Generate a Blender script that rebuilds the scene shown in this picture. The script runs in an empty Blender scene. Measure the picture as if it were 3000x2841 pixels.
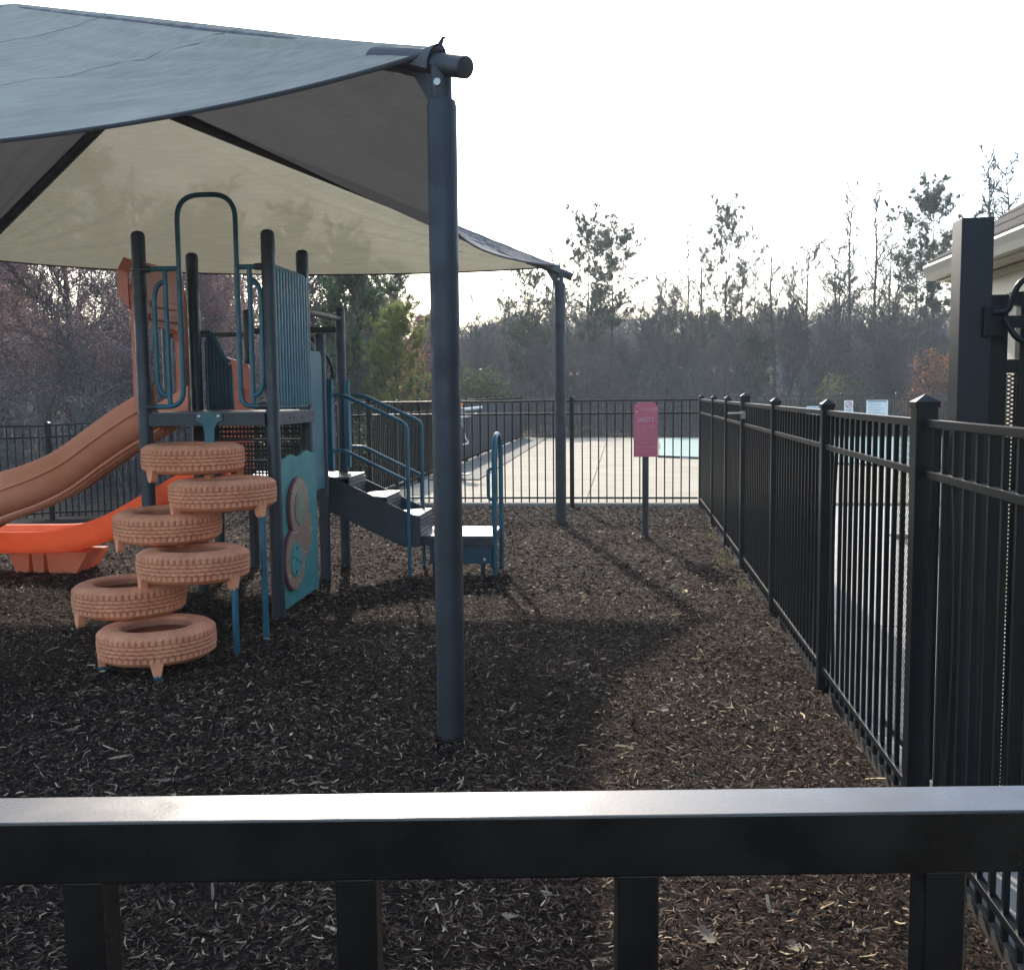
import bpy, bmesh, math, random
import numpy as np
from mathutils import Vector, Matrix

S = bpy.context.scene
C = S.collection
rad = math.radians

# ------------------------------------------------------------------ camera, sky, sun, exposure
cam_d = bpy.data.cameras.new('camera')
cam_d.sensor_width = 36.0
cam_d.lens = 36.0
cam_d.clip_start = 0.02
cam_d.clip_end = 2000.0
cam = bpy.data.objects.new('camera', cam_d)
C.objects.link(cam)
M = (Matrix.Rotation(0.10882, 4, 'Z') @ Matrix.Rotation(math.pi / 2 - 0.08953, 4, 'X') @ Matrix.Rotation(-0.010, 4, 'Z'))
cam.matrix_world = Matrix.Translation((0, 0, 1.66)) @ M
S.camera = cam

SUN_EL, SUN_AZ = rad(30.0), rad(14.5)          # azimuth measured to the left of +Y
sun_dir = Vector((-math.sin(SUN_AZ) * math.cos(SUN_EL), math.cos(SUN_AZ) * math.cos(SUN_EL), math.sin(SUN_EL)))
world = bpy.data.worlds.new('World')
S.world = world
world.use_nodes = True
wn = world.node_tree
wn.nodes.clear()
wo = wn.nodes.new('ShaderNodeOutputWorld')
bg = wn.nodes.new('ShaderNodeBackground')
sky = wn.nodes.new('ShaderNodeTexSky')
sky.sky_type = 'NISHITA'
sky.sun_disc = False
sky.sun_elevation = SUN_EL
sky.sun_rotation = -SUN_AZ
sky.air_density = 1.0
sky.dust_density = 1.2
sky.ozone_density = 1.0
bg.inputs['Strength'].default_value = 0.15
wn.links.new(sky.outputs[0], bg.inputs[0])
wn.links.new(bg.outputs[0], wo.inputs[0])

sun_d = bpy.data.lights.new('sun', 'SUN')
sun_d.energy = 2.3
sun_d.angle = rad(1.1)
sun_d.color = (1.0, 0.93, 0.82)
sun = bpy.data.objects.new('sun', sun_d)
C.objects.link(sun)
sun.rotation_euler = (-sun_dir).to_track_quat('-Z', 'Y').to_euler()

S.view_settings.view_transform = 'Standard'
S.view_settings.look = 'None'
S.view_settings.gamma = 1.0
S.view_settings.use_curve_mapping = False
S.view_settings.exposure = 1.55
S.cycles.max_bounces = 8
S.cycles.transparent_max_bounces = 16
S.cycles.use_denoising = True

rnd = random.Random(7)
nrg = np.random.default_rng(7)


# ------------------------------------------------------------------ materials
def mat(name, base, rough=0.5, metal=0.0, var=0.15, vscale=6.0, bump=0.0, bscale=60.0, spec=0.5, detail=4.0, base2=None, rvar=0.0):
    m = bpy.data.materials.new(name)
    m.use_nodes = True
    nt = m.node_tree
    p = nt.nodes['Principled BSDF']
    p.inputs['Roughness'].default_value = rough
    p.inputs['Metallic'].default_value = metal
    p.inputs['Specular IOR Level'].default_value = spec
    tc = nt.nodes.new('ShaderNodeTexCoord')
    n = nt.nodes.new('ShaderNodeTexNoise')
    n.inputs['Scale'].default_value = vscale
    n.inputs['Detail'].default_value = detail
    n.inputs['Roughness'].default_value = 0.6
    nt.links.new(tc.outputs['Object'], n.inputs['Vector'])
    r = nt.nodes.new('ShaderNodeValToRGB')
    b2 = base2 or tuple(min(1, c * (1 + var)) for c in base)
    b1 = tuple(c * (1 - var) for c in base) if base2 is None else base
    r.color_ramp.elements[0].position = 0.32
    r.color_ramp.elements[1].position = 0.68
    r.color_ramp.elements[0].color = (*b1, 1)
    r.color_ramp.elements[1].color = (*b2, 1)
    nt.links.new(n.outputs['Fac'], r.inputs[0])
    nt.links.new(r.outputs[0], p.inputs['Base Color'])
    if rvar > 0:
        nr = nt.nodes.new('ShaderNodeTexNoise')
        nr.inputs['Scale'].default_value = vscale * 2.3
        nr.inputs['Detail'].default_value = 8
        nt.links.new(tc.outputs['Object'], nr.inputs['Vector'])
        mrr = nt.nodes.new('ShaderNodeMapRange')
        mrr.inputs['From Min'].default_value = 0.3
        mrr.inputs['From Max'].default_value = 0.7
        mrr.inputs['To Min'].default_value = max(0.05, rough - rvar)
        mrr.inputs['To Max'].default_value = rough + rvar
        nt.links.new(nr.outputs['Fac'], mrr.inputs[0])
        nt.links.new(mrr.outputs[0], p.inputs['Roughness'])
    if bump > 0:
        nb = nt.nodes.new('ShaderNodeTexNoise')
        nb.inputs['Scale'].default_value = bscale
        nb.inputs['Detail'].default_value = 5
        nt.links.new(tc.outputs['Object'], nb.inputs['Vector'])
        b = nt.nodes.new('ShaderNodeBump')
        b.inputs['Strength'].default_value = bump
        b.inputs['Distance'].default_value = 0.01
        nt.links.new(nb.outputs['Fac'], b.inputs['Height'])
        nt.links.new(b.outputs[0], p.inputs['Normal'])
    return m


def mat_attr(name, rough=0.8, trans=0.0, spec=0.3):
    """colour from the 'col' attribute of the pieces"""
    m = bpy.data.materials.new(name)
    m.use_nodes = True
    nt = m.node_tree
    p = nt.nodes['Principled BSDF']
    p.inputs['Roughness'].default_value = rough
    p.inputs['Specular IOR Level'].default_value = spec
    a = nt.nodes.new('ShaderNodeAttribute')
    a.attribute_name = 'col'
    nt.links.new(a.outputs['Color'], p.inputs['Base Color'])
    if trans > 0:
        t = nt.nodes.new('ShaderNodeBsdfTranslucent')
        mx = nt.nodes.new('ShaderNodeMixShader')
        mx.inputs[0].default_value = trans
        nt.links.new(a.outputs['Color'], t.inputs['Color'])
        nt.links.new(p.outputs[0], mx.inputs[1])
        nt.links.new(t.outputs[0], mx.inputs[2])
        nt.links.new(mx.outputs[0], nt.nodes['Material Output'].inputs[0])
    return m


def add_trans(m, amount, color):
    nt = m.node_tree
    p = nt.nodes['Principled BSDF']
    t = nt.nodes.new('ShaderNodeBsdfTranslucent')
    t.inputs['Color'].default_value = (*color, 1)
    mx = nt.nodes.new('ShaderNodeMixShader')
    mx.inputs[0].default_value = amount
    nt.links.new(p.outputs[0], mx.inputs[1])
    nt.links.new(t.outputs[0], mx.inputs[2])
    nt.links.new(mx.outputs[0], nt.nodes['Material Output'].inputs[0])
    return m


def fabric_mat(name, col, tcol, trans, open_):
    m = bpy.data.materials.new(name)
    m.use_nodes = True
    nt = m.node_tree
    p = nt.nodes['Principled BSDF']
    p.inputs['Roughness'].default_value = 0.85
    p.inputs['Specular IOR Level'].default_value = 0.25
    tc = nt.nodes.new('ShaderNodeTexCoord')
    n = nt.nodes.new('ShaderNodeTexNoise')
    n.inputs['Scale'].default_value = 1.6
    n.inputs['Detail'].default_value = 6
    n.inputs['Roughness'].default_value = 0.65
    nt.links.new(tc.outputs['Object'], n.inputs['Vector'])
    r = nt.nodes.new('ShaderNodeValToRGB')
    r.color_ramp.elements[0].position = 0.3
    r.color_ramp.elements[1].position = 0.72
    r.color_ramp.elements[0].color = (*[c * 0.86 for c in col], 1)
    r.color_ramp.elements[1].color = (*[c * 1.1 for c in col], 1)
    nt.links.new(n.outputs['Fac'], r.inputs[0])
    ns = nt.nodes.new('ShaderNodeTexNoise')
    ns.inputs['Scale'].default_value = 14
    ns.inputs['Detail'].default_value = 6
    mps = nt.nodes.new('ShaderNodeMapping')
    mps.inputs['Scale'].default_value = (0.12, 1.6, 3.0)
    nt.links.new(tc.outputs['Object'], mps.inputs[0])
    nt.links.new(mps.outputs[0], ns.inputs['Vector'])
    rs_ = nt.nodes.new('ShaderNodeMapRange')
    rs_.inputs['From Min'].default_value = 0.3
    rs_.inputs['From Max'].default_value = 0.7
    rs_.inputs['To Min'].default_value = 0.86
    rs_.inputs['To Max'].default_value = 1.12
    nt.links.new(ns.outputs['Fac'], rs_.inputs[0])
    mlt = nt.nodes.new('ShaderNodeVectorMath')
    mlt.operation = 'SCALE'
    nt.links.new(r.outputs[0], mlt.inputs[0])
    nt.links.new(rs_.outputs[0], mlt.inputs['Scale'])
    nt.links.new(mlt.outputs[0], p.inputs['Base Color'])
    # knitted weave relief
    nb = nt.nodes.new('ShaderNodeTexNoise')
    nb.inputs['Scale'].default_value = 160
    nb.inputs['Detail'].default_value = 2
    nt.links.new(tc.outputs['Object'], nb.inputs['Vector'])
    nb2 = nt.nodes.new('ShaderNodeTexNoise')
    nb2.inputs['Scale'].default_value = 5
    nb2.inputs['Detail'].default_value = 3
    mp = nt.nodes.new('ShaderNodeMapping')
    mp.inputs['Scale'].default_value = (0.35, 0.35, 2.5)
    nt.links.new(tc.outputs['Object'], mp.inputs[0])
    nt.links.new(mp.outputs[0], nb2.inputs['Vector'])
    b = nt.nodes.new('ShaderNodeBump')
    b.inputs['Strength'].default_value = 0.35
    b.inputs['Distance'].default_value = 0.004
    b2 = nt.nodes.new('ShaderNodeBump')
    b2.inputs['Strength'].default_value = 0.4
    b2.inputs['Distance'].default_value = 0.03
    nt.links.new(nb.outputs['Fac'], b.inputs['Height'])
    nt.links.new(nb2.outputs['Fac'], b2.inputs['Height'])
    nt.links.new(b2.outputs[0], b.inputs['Normal'])
    nt.links.new(b.outputs[0], p.inputs['Normal'])
    t = nt.nodes.new('ShaderNodeBsdfTranslucent')
    t.inputs['Color'].default_value = (*tcol, 1)
    mx = nt.nodes.new('ShaderNodeMixShader')
    mx.inputs[0].default_value = trans
    nt.links.new(p.outputs[0], mx.inputs[1])
    nt.links.new(t.outputs[0], mx.inputs[2])
    tr = nt.nodes.new('ShaderNodeBsdfTransparent')
    mx2 = nt.nodes.new('ShaderNodeMixShader')
    # uneven mesh openness
    mr = nt.nodes.new('ShaderNodeMapRange')
    mr.inputs['From Min'].default_value = 0.3
    mr.inputs['From Max'].default_value = 0.7
    mr.inputs['To Min'].default_value = open_ * 0.8
    mr.inputs['To Max'].default_value = open_ * 1.2
    nt.links.new(n.outputs['Fac'], mr.inputs[0])
    nt.links.new(mr.outputs[0], mx2.inputs[0])
    nt.links.new(mx.outputs[0], mx2.inputs[1])
    nt.links.new(tr.outputs[0], mx2.inputs[2])
    nt.links.new(mx2.outputs[0], nt.nodes['Material Output'].inputs[0])
    return m


MT = {}
MT['fence'] = mat('black_fence_paint', (0.0030, 0.0054, 0.0080), 0.36, 0, 0.3, 9, 0.02, 400, spec=0.22)
MT['nearfence'] = mat('black_fence_paint_near', (0.0018, 0.0032, 0.0046), 0.30, 0, 0.35, 14, 0.02, 500, rvar=0.09)
MT['gatepost'] = mat('navy_black_post_paint', (0.006, 0.011, 0.018), 0.36, 0, 0.2, 6, 0.02, 300, spec=0.3)
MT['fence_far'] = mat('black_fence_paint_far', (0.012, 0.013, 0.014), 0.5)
MT['column'] = mat('column_paint', (0.020, 0.0245, 0.030), 0.55, 0, 0.3, 4, 0.05, 220, detail=8, rvar=0.12)
MT['post'] = mat('tower_post_paint', (0.026, 0.032, 0.040), 0.45, 0, 0.3, 5, 0.05, 220, detail=8, rvar=0.12)
MT['blue'] = mat('blue_tube_paint', (0.017, 0.108, 0.150), 0.38, 0, 0.25, 6, 0.06, 200, detail=8, rvar=0.1)
MT['darkblue'] = mat('dark_blue_plastic', (0.015, 0.05, 0.085), 0.5, 0, 0.2, 5)
MT['teal'] = mat('teal_board', (0.042, 0.205, 0.190), 0.55, 0, 0.2, 6, 0.1, 150)
MT['tealdark'] = mat('teal_bracket', (0.022, 0.125, 0.155), 0.45, 0, 0.18, 5)
MT['steel'] = mat('dark_coated_steel', (0.028, 0.031, 0.036), 0.5, 0, 0.25, 8, 0.1, 150)
MT['steptread'] = mat('worn_step_coating', (0.10, 0.10, 0.10), 0.34, 0.0, 0.25, 12, 0.25, 90)
MT['bolt'] = mat('zinc_bolt', (0.35, 0.34, 0.32), 0.35, 0.9)
MT['tyre'] = mat('faded_salmon_rubber', (0.64, 0.228, 0.112), 0.8, 0, 0.16, 7, 0.35, 120, detail=8, base2=(0.86, 0.355, 0.175))
MT['tyre_tread'] = mat('faded_salmon_tread', (0.64, 0.228, 0.112), 0.8, 0, 0.16, 7, 0.35, 120, detail=8, base2=(0.86, 0.355, 0.175))
MT['slide'] = mat('faded_orange_plastic', (0.66, 0.225, 0.11), 0.46, 0, 0.12, 2.5, 0.08, 90, detail=8, base2=(0.76, 0.29, 0.165))
MT['hood'] = mat('red_orange_plastic', (0.62, 0.175, 0.105), 0.42, 0, 0.12, 3, 0.06, 90)
MT['slide2'] = add_trans(mat('bright_orange_plastic', (0.76, 0.27, 0.14), 0.42, 0, 0.16, 4, 0.08, 90, detail=8), 0.36, (0.86, 0.34, 0.18))
MT['maroon'] = mat('maroon_plastic', (0.20, 0.05, 0.07), 0.45)
MT['tan'] = mat('tan_plexi', (0.29, 0.185, 0.125), 0.35, 0, 0.15, 8, 0.05, 60)
MT['olive'] = mat('scratched_window', (0.19, 0.20, 0.14), 0.3, 0, 0.3, 7)
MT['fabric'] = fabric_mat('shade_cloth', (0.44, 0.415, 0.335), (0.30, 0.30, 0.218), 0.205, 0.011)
MT['fabric_dimmed'] = fabric_mat('dimmed_shade_cloth', (0.155, 0.153, 0.150), (0.115, 0.112, 0.105), 0.2, 0.003)  # same cloth; dim grazing light on the side panels put into its colour
MT['hem'] = mat('hem_webbing', (0.045, 0.045, 0.05), 0.8)
MT['band'] = mat('double_cloth', (0.085, 0.085, 0.088), 0.85, 0, 0.15, 3)
MT['concrete'] = mat('pool_deck_concrete', (0.305, 0.260, 0.186), 0.9, 0, 0.14, 1.1, 0.25, 70, spec=0.2, detail=9, base2=(0.385, 0.34, 0.262))
MT['walk'] = mat('walk_concrete', (0.30, 0.29, 0.26), 0.85, 0, 0.15, 2.0, 0.3, 60, base2=(0.40, 0.385, 0.34))
MT['paver'] = mat('grey_pavers', (0.19, 0.178, 0.15), 0.9, 0, 0.2, 3, 0.3, 60, spec=0.2)
MT['joint'] = mat('joint_dirt', (0.06, 0.055, 0.045), 0.95)  # dark dirt under the slab joints, also on small dark parts
MT['pool'] = mat('teal_pool_cover', (0.195, 0.30, 0.26), 0.7, 0, 0.1, 1.5, 0.2, 30, spec=0.2)
MT['mulch'] = mat('dark_mulch_bed', (0.010, 0.0078, 0.0065), 0.95, 0, 0.3, 40, 1.0, 60, spec=0.05, base2=(0.030, 0.020, 0.014))
MT['litter'] = mat('leaf_litter', (0.035, 0.028, 0.021), 0.95, 0, 0.3, 1.2, 1.0, 6, spec=0.05, base2=(0.10, 0.078, 0.056))
MT['chips'] = mat_attr('mulch_chips', 0.9, 0.0, 0.08)
MT['pinksign'] = mat('pink_sign_board', (0.56, 0.12, 0.165), 0.5, 0, 0.06, 6)
MT['signtext'] = mat('faded_sign_lettering', (0.70, 0.42, 0.44), 0.6)
MT['signwhite'] = mat('white_sign', (0.75, 0.75, 0.73), 0.5, 0, 0.05)
MT['signred'] = mat('red_print', (0.55, 0.05, 0.05), 0.5)
MT['signblue'] = mat('blue_print', (0.05, 0.09, 0.25), 0.5)
MT['signgrey'] = mat('grey_print', (0.25, 0.26, 0.28), 0.5)
MT['wall'] = mat('cream_siding', (0.46, 0.415, 0.31), 0.7, 0, 0.04, 3)
MT['gutter'] = mat('cream_gutter', (0.46, 0.425, 0.33), 0.4, 0, 0.04, 3)
MT['shingle'] = mat('brown_grey_shingles', (0.075, 0.067, 0.060), 0.95, 0, 0.3, 12, 0.6, 80, spec=0.1)
MT['glass'] = mat('window_glass', (0.03, 0.035, 0.04), 0.08, 0, 0.1)
MT['brick'] = mat('house_siding', (0.30, 0.29, 0.28), 0.8)
MT['roof2'] = mat('far_roof', (0.10, 0.085, 0.08), 0.9)
MT['bark'] = mat('grey_bark', (0.10, 0.088, 0.075), 0.95, 0, 0.25, 3, 0.6, 12)
MT['twig'] = mat('grey_twigs', (0.112, 0.10, 0.092), 0.9, 0, 0.25, 2)
MT['pinebark'] = mat('pine_bark', (0.085, 0.065, 0.052), 0.95, 0, 0.3, 3, 0.6, 12)
MT['thicket'] = mat('thicket_twigs', (0.115, 0.106, 0.098), 0.95, 0, 0.3, 1)
MT['needles'] = mat_attr('pine_needles', 0.6, 0.35, 0.3)
MT['leaves'] = mat_attr('leaves', 0.6, 0.45, 0.35)
MT['lift'] = mat('white_lift_tube', (0.72, 0.73, 0.74), 0.35)
MT['amber'] = mat('amber_cap', (0.8, 0.3, 0.03), 0.35)
MT['screen'] = mat('black_windscreen', (0.014, 0.017, 0.02), 0.8, 0, 0.2, 2)


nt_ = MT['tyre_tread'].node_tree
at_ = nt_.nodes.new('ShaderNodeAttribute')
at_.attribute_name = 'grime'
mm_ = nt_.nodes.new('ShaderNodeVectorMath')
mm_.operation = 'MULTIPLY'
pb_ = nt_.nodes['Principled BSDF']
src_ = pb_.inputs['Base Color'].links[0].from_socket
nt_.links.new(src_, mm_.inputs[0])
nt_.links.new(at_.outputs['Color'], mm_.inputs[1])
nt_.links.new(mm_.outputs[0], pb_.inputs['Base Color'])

# ------------------------------------------------------------------ mesh builder
class MB:
    def __init__(self):
        self.v, self.f, self.smooth = [], [], False

    def add(self, vs, fs):
        o = len(self.v)
        self.v += [tuple(p) for p in vs]
        self.f += [tuple(i + o for i in q) for q in fs]
        return self

    def box(self, c, s, rz=0.0, ch=0.0, R=None):
        hx, hy, hz = s[0] / 2, s[1] / 2, s[2] / 2
        if ch <= 0:
            vs = [(x, y, z) for x in (-hx, hx) for y in (-hy, hy) for z in (-hz, hz)]
            fs = [(0, 1, 3, 2), (4, 6, 7, 5), (0, 4, 5, 1), (2, 3, 7, 6), (0, 2, 6, 4), (1, 5, 7, 3)]
        else:
            bm = bmesh.new()
            bmesh.ops.create_cube(bm, size=1)
            bmesh.ops.scale(bm, vec=(s[0], s[1], s[2]), verts=bm.verts)
            bmesh.ops.bevel(bm, geom=list(bm.edges), offset=ch, segments=2, affect='EDGES', profile=0.6)
            bm.verts.index_update()
            vs = [tuple(v.co) for v in bm.verts]
            fs = [tuple(v.index for v in f.verts) for f in bm.faces]
            bm.free()
        if R is None:
            R = Matrix.Rotation(rz, 3, 'Z')
        c = Vector(c)
        return self.add([R @ Vector(p) + c for p in vs], fs)

    def bar(self, a, b, w, h, up=(0, 0, 1), ch=0.0):
        """rectangular bar from a to b, w across, h along up"""
        a, b = Vector(a), Vector(b)
        d = b - a
        x = d.normalized()
        u = Vector(up)
        y = u.cross(x).normalized()
        z = x.cross(y)
        R = Matrix((x, y, z)).transposed()
        return self.box((a + b) / 2, (d.length, w, h), R=R, ch=ch)

    def tube(self, pts, r, n=10, cap=True, closed=False):
        pts = [Vector(p) for p in pts]
        rs = r if isinstance(r, (list, tuple)) else [r] * len(pts)
        N = len(pts)
        up = Vector((0, 0, 1))
        rings = []
        prev = None
        for i, p in enumerate(pts):
            if closed:
                t = (pts[(i + 1) % N] - pts[i - 1]).normalized()
            else:
                t = (pts[min(i + 1, N - 1)] - pts[max(i - 1, 0)]).normalized()
            if prev is None:
                a = t.cross(up)
                if a.length < 0.05:
                    a = t.cross(Vector((1, 0, 0)))
                a.normalize()
            else:
                a = prev - t * prev.dot(t)
                a.normalize()
            prev = a
            b = t.cross(a)
            rings.append([p + (a * math.cos(2 * math.pi * k / n) + b * math.sin(2 * math.pi * k / n)) * rs[i] for k in range(n)])
        vs = [q for rg in rings for q in rg]
        fs = []
        for i in range(N if closed else N - 1):
            j = (i + 1) % N
            for k in range(n):
                l = (k + 1) % n
                fs.append((i * n + k, i * n + l, j * n + l, j * n + k))
        if cap and not closed:
            fs.append(tuple(reversed(range(n))))
            fs.append(tuple((N - 1) * n + k for k in range(n)))
        self.smooth = True
        return self.add(vs, fs)

    def lathe(self, prof, n=24, c=(0, 0, 0), axis='Z', close_prof=False):
        """prof = [(r, z)...]"""
        c = Vector(c)
        vs, fs = [], []
        m = len(prof)
        for k in range(n):
            a = 2 * math.pi * k / n
            for (r, z) in prof:
                p = Vector((r * math.cos(a), r * math.sin(a), z))
                if axis == 'X':
                    p = Vector((p.z, p.x, p.y))
                elif axis == 'Y':
                    p = Vector((p.x, p.z, p.y))
                vs.append(p + c)
        for k in range(n):
            l = (k + 1) % n
            for i in range(m if close_prof else m - 1):
                j = (i + 1) % m
                fs.append((k * m + i, l * m + i, l * m + j, k * m + j))
        self.smooth = True
        return self.add(vs, fs)

    def prism(self, poly, depth, frame):
        """extrude a 2D outline; frame(u, v, w) -> point"""
        n = len(poly)
        vs = [frame(u, v, 0) for u, v in poly] + [frame(u, v, depth) for u, v in poly]
        fs = [tuple(range(n)), tuple(reversed(range(n, 2 * n)))]
        for i in range(n):
            j = (i + 1) % n
            fs.append((i, j, j + n, i + n))
        return self.add(vs, fs)

    def grid(self, pts):
        """pts[i][j] -> quads"""
        a, b = len(pts), len(pts[0])
        vs = [p for row in pts for p in row]
        fs = [(i * b + j, i * b + j + 1, (i + 1) * b + j + 1, (i + 1) * b + j) for i in range(a - 1) for j in range(b - 1)]
        return self.add(vs, fs)

    def mesh(self, name, m, off=(0, 0, 0), smooth=None, recalc=True):
        me = bpy.data.meshes.new(name)
        o = Vector(off)
        me.from_pydata([Vector(p) - o for p in self.v], [], self.f)
        if recalc:
            bm = bmesh.new()
            bm.from_mesh(me)
            bmesh.ops.recalc_face_normals(bm, faces=bm.faces)
            bm.to_mesh(me)
            bm.free()
        if self.smooth if smooth is None else smooth:
            me.shade_smooth()
            me.set_sharp_from_angle(angle=rad(38))
        me.materials.append(MT[m])
        me.update()
        return me


def link(name, data, parent=None, loc=(0, 0, 0)):
    o = bpy.data.objects.new(name, data)
    o.location = loc
    if parent is not None:
        o.parent = parent
    C.objects.link(o)
    return o


def tag(o, label=None, cat=None, group=None, kind=None):
    if label:
        o['label'] = label
    if cat:
        o['category'] = cat
    if group:
        o['group'] = group
    if kind:
        o['kind'] = kind
    return o


class Thing:
    def __init__(self, name, origin, label, cat, group=None):
        self.o = Vector(origin)
        self.e = link(name, None, None, self.o)
        self.e.empty_display_size = 0.2
        tag(self.e, label, cat, group)

    def part(self, name, mb, m, parent=None, label=None, kind=None, smooth=None):
        ob = link(name, mb.mesh(name, m, self.o, smooth), parent or self.e)
        tag(ob, label, None, None, kind)
        return ob

    def inst(self, name, me, loc, parent=None, rot=(0, 0, 0), scale=None):
        ob = link(name, me, parent or self.e, Vector(loc) - self.o)
        ob.rotation_euler = rot
        if scale:
            ob.scale = scale
        return ob


def solo(name, mb, m, origin, label=None, cat=None, group=None, kind=None, smooth=None):
    ob = link(name, mb.mesh(name, m, origin, smooth), None, origin)
    return tag(ob, label, cat, group, kind)


def arc(c, r, a0, a1, n, f):
    """points of an arc, f maps (u, v) to space"""
    return [f(c[0] + r * math.cos(a0 + (a1 - a0) * i / n), c[1] + r * math.sin(a0 + (a1 - a0) * i / n)) for i in range(n + 1)]


def rounded(pts, r, n=5):
    """round the corners of a polyline"""
    pts = [Vector(p) for p in pts]
    out = [pts[0]]
    for i in range(1, len(pts) - 1):
        a, b, c = pts[i - 1], pts[i], pts[i + 1]
        d1, d2 = (a - b), (c - b)
        rr = min(r, d1.length * 0.49, d2.length * 0.49)
        p, q = b + d1.normalized() * rr, b + d2.normalized() * rr
        for k in range(n + 1):
            t = k / n
            out.append((1 - t) ** 2 * p + 2 * t * (1 - t) * b + t * t * q)
    out.append(pts[-1])
    return out


def spline(pts, n=8):
    P = [Vector(p) for p in pts]
    out = []
    for i in range(len(P) - 1):
        p0, p1, p2, p3 = P[max(i - 1, 0)], P[i], P[i + 1], P[min(i + 2, len(P) - 1)]
        for k in range(n):
            t = k / n
            out.append(0.5 * ((2 * p1) + (-p0 + p2) * t + (2 * p0 - 5 * p1 + 4 * p2 - p3) * t * t + (-p0 + 3 * p1 - 3 * p2 + p3) * t ** 3))
    out.append(P[-1])
    return out


# ------------------------------------------------------------------ setting: ground, mulch, pool deck, walk
def sstep(t):
    t = max(0.0, min(1.0, t))
    return t * t * (3 - 2 * t)


def mulch_z(x, y):
    return -0.33 * sstep((-x - 3.9) / 5.4) * sstep((y - 9.8) / 5.4)


gmb = MB()
gx = [-400, -200, -100, -60, -40, -30, -22, -16, -13, -10.5, -7, -3.9, 1.0, 6, 14, 20, 28, 40, 60, 100, 200, 400]
gy = [-60, -20, 0, 8, 11, 14, 15.2, 17, 20, 26, 32, 37, 40, 46, 55, 70, 90, 130, 200, 400]


def ground_z(x, y):
    z = -0.12 + min(0.0, mulch_z(x, min(y, 16)))
    if y > 37:
        z += 0.15 * sstep((y - 37) / 3) + 4.0 * sstep((y - 52) / 70)
    if x < -11:
        z -= 0.25 * sstep((-x - 11) / 10)
    return z


gmb.grid([[(x, y, ground_z(x, y)) for x in gx] for y in gy])
solo('ground', gmb, 'litter', (0, 0, 0), kind='structure', smooth=True)

mm = MB()
POSTS_ = [(-0.81, 4.667), (-0.775, 12.70), (0.245, 11.49), (-2.53, 7.22), (-3.50, 7.22), (-2.59, 8.2), (-3.52, 8.2), (-2.63, 8.77), (-2.65, 9.5), (-1.90, 8.90), (-1.155, 9.10), (-2.37, 6.495), (-2.45, 6.17)]


def mulch_top(x, y):
    z = mulch_z(x, y) + 0.013 * math.sin(x * 3.1 + y * 1.7) * math.sin(y * 2.3 - x) + 0.012 * math.sin(x * 1.1 - 0.7) * math.sin(y * 0.9 + 0.5 * x)
    for (a, b) in POSTS_:
        d2 = (x - a) ** 2 + (y - b) ** 2
        if d2 < 0.25:
            z += 0.030 * math.exp(-d2 / 0.025)
    if y > 14.3:
        z *= 1 - sstep((y - 14.3) / 0.5) if mulch_z(x, y) > -0.001 else 1
    return z


mx_ = np.linspace(-11.0, 1.10, 150)
my_ = np.linspace(-0.2, 14.86, 180)
mm.grid([[(x, y, mulch_top(x, y)) for x in mx_] for y in my_])
mm.grid([[(x, 14.86 + t * (0.10 + 0.16 * max(0, -x - 3.75)), mulch_z(x, 14.86 + t * (0.10 + 0.16 * max(0, -x - 3.75)))) for x in np.linspace(-11.0, -3.80, 20)] for t in (0.0, 0.5, 1.0)])
solo('mulch_bed', mm, 'mulch', (0, 0, 0), kind='structure', smooth=True)

# pool deck in cast slabs with tooled joints
deck = solo('pool_deck', MB().box((5.2, 25.9, -0.06), (18.4, 21.6, 0.12)), 'joint', (0, 14.9, 0), kind='structure')
xs = [-3.72, -0.55, 2.6, 5.7, 8.8, 11.6, 14.3]
ys = [15.02, 19.0, 23.0, 27.0, 31.4, 36.45]
# a pool hole is not needed: the cover lies on top of the deck
for i in range(len(xs) - 1):
    for j in range(len(ys) - 1):
        b = MB().box(((xs[i] + xs[i + 1]) / 2, (ys[j] + ys[j + 1]) / 2, 0.02), (xs[i + 1] - xs[i] - 0.011, ys[j + 1] - ys[j] - 0.011, 0.05), ch=0.006)
        s = link('slab', b.mesh('slab', 'concrete', (0, 14.9, 0)), deck)
solo('deck_kerb', MB().box((-1.32, 14.99, -0.015), (4.90, 0.045, 0.11), ch=0.008), 'walk', (-1.3, 14.99, 0), kind='structure')

walk = solo('walkway', MB().box((5.0, 7.0, -0.08), (7.7, 15.9, 0.1)), 'joint', (1.2, 7, 0), kind='structure')
wy = [-0.9, 0.2, 1.35, 2.5, 3.72, 4.93, 6.15, 7.3, 8.33, 9.6]
for i in range(len(wy) - 1):
    for (x0, x1) in ((1.17, 3.1),):
        b = MB().box(((x0 + x1) / 2, (wy[i] + wy[i + 1]) / 2, -0.022 + 0.004 * rnd.random()), (x1 - x0 - 0.014, wy[i + 1] - wy[i] - 0.014, 0.06), ch=0.005)
        link('slab', b.mesh('slab', 'walk', (1.2, 7, 0)), walk)
for (x0, x1, y0, y1) in ((1.17, 3.0, 9.6, 12.0), (1.17, 3.6, 12.0, 14.95), (3.6, 8.8, 12.6, 14.95), (3.0, 6.0, 9.0, 10.4)):
    b = MB().box(((x0 + x1) / 2, (y0 + y1) / 2, -0.02), (x1 - x0 - 0.014, y1 - y0 - 0.014, 0.06), ch=0.005)
    link('slab', b.mesh('slab', 'walk', (1.2, 7, 0)), walk)
solo('planting_bed', MB().grid([[(x, y, 0.012 + 0.008 * math.sin(y * 4) * math.sin(x * 3)) for x in np.linspace(3.62, 8.7, 10)] for y in np.linspace(10.45, 12.55, 8)]), 'litter', (3, 10, 0), kind='structure', smooth=True)

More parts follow.
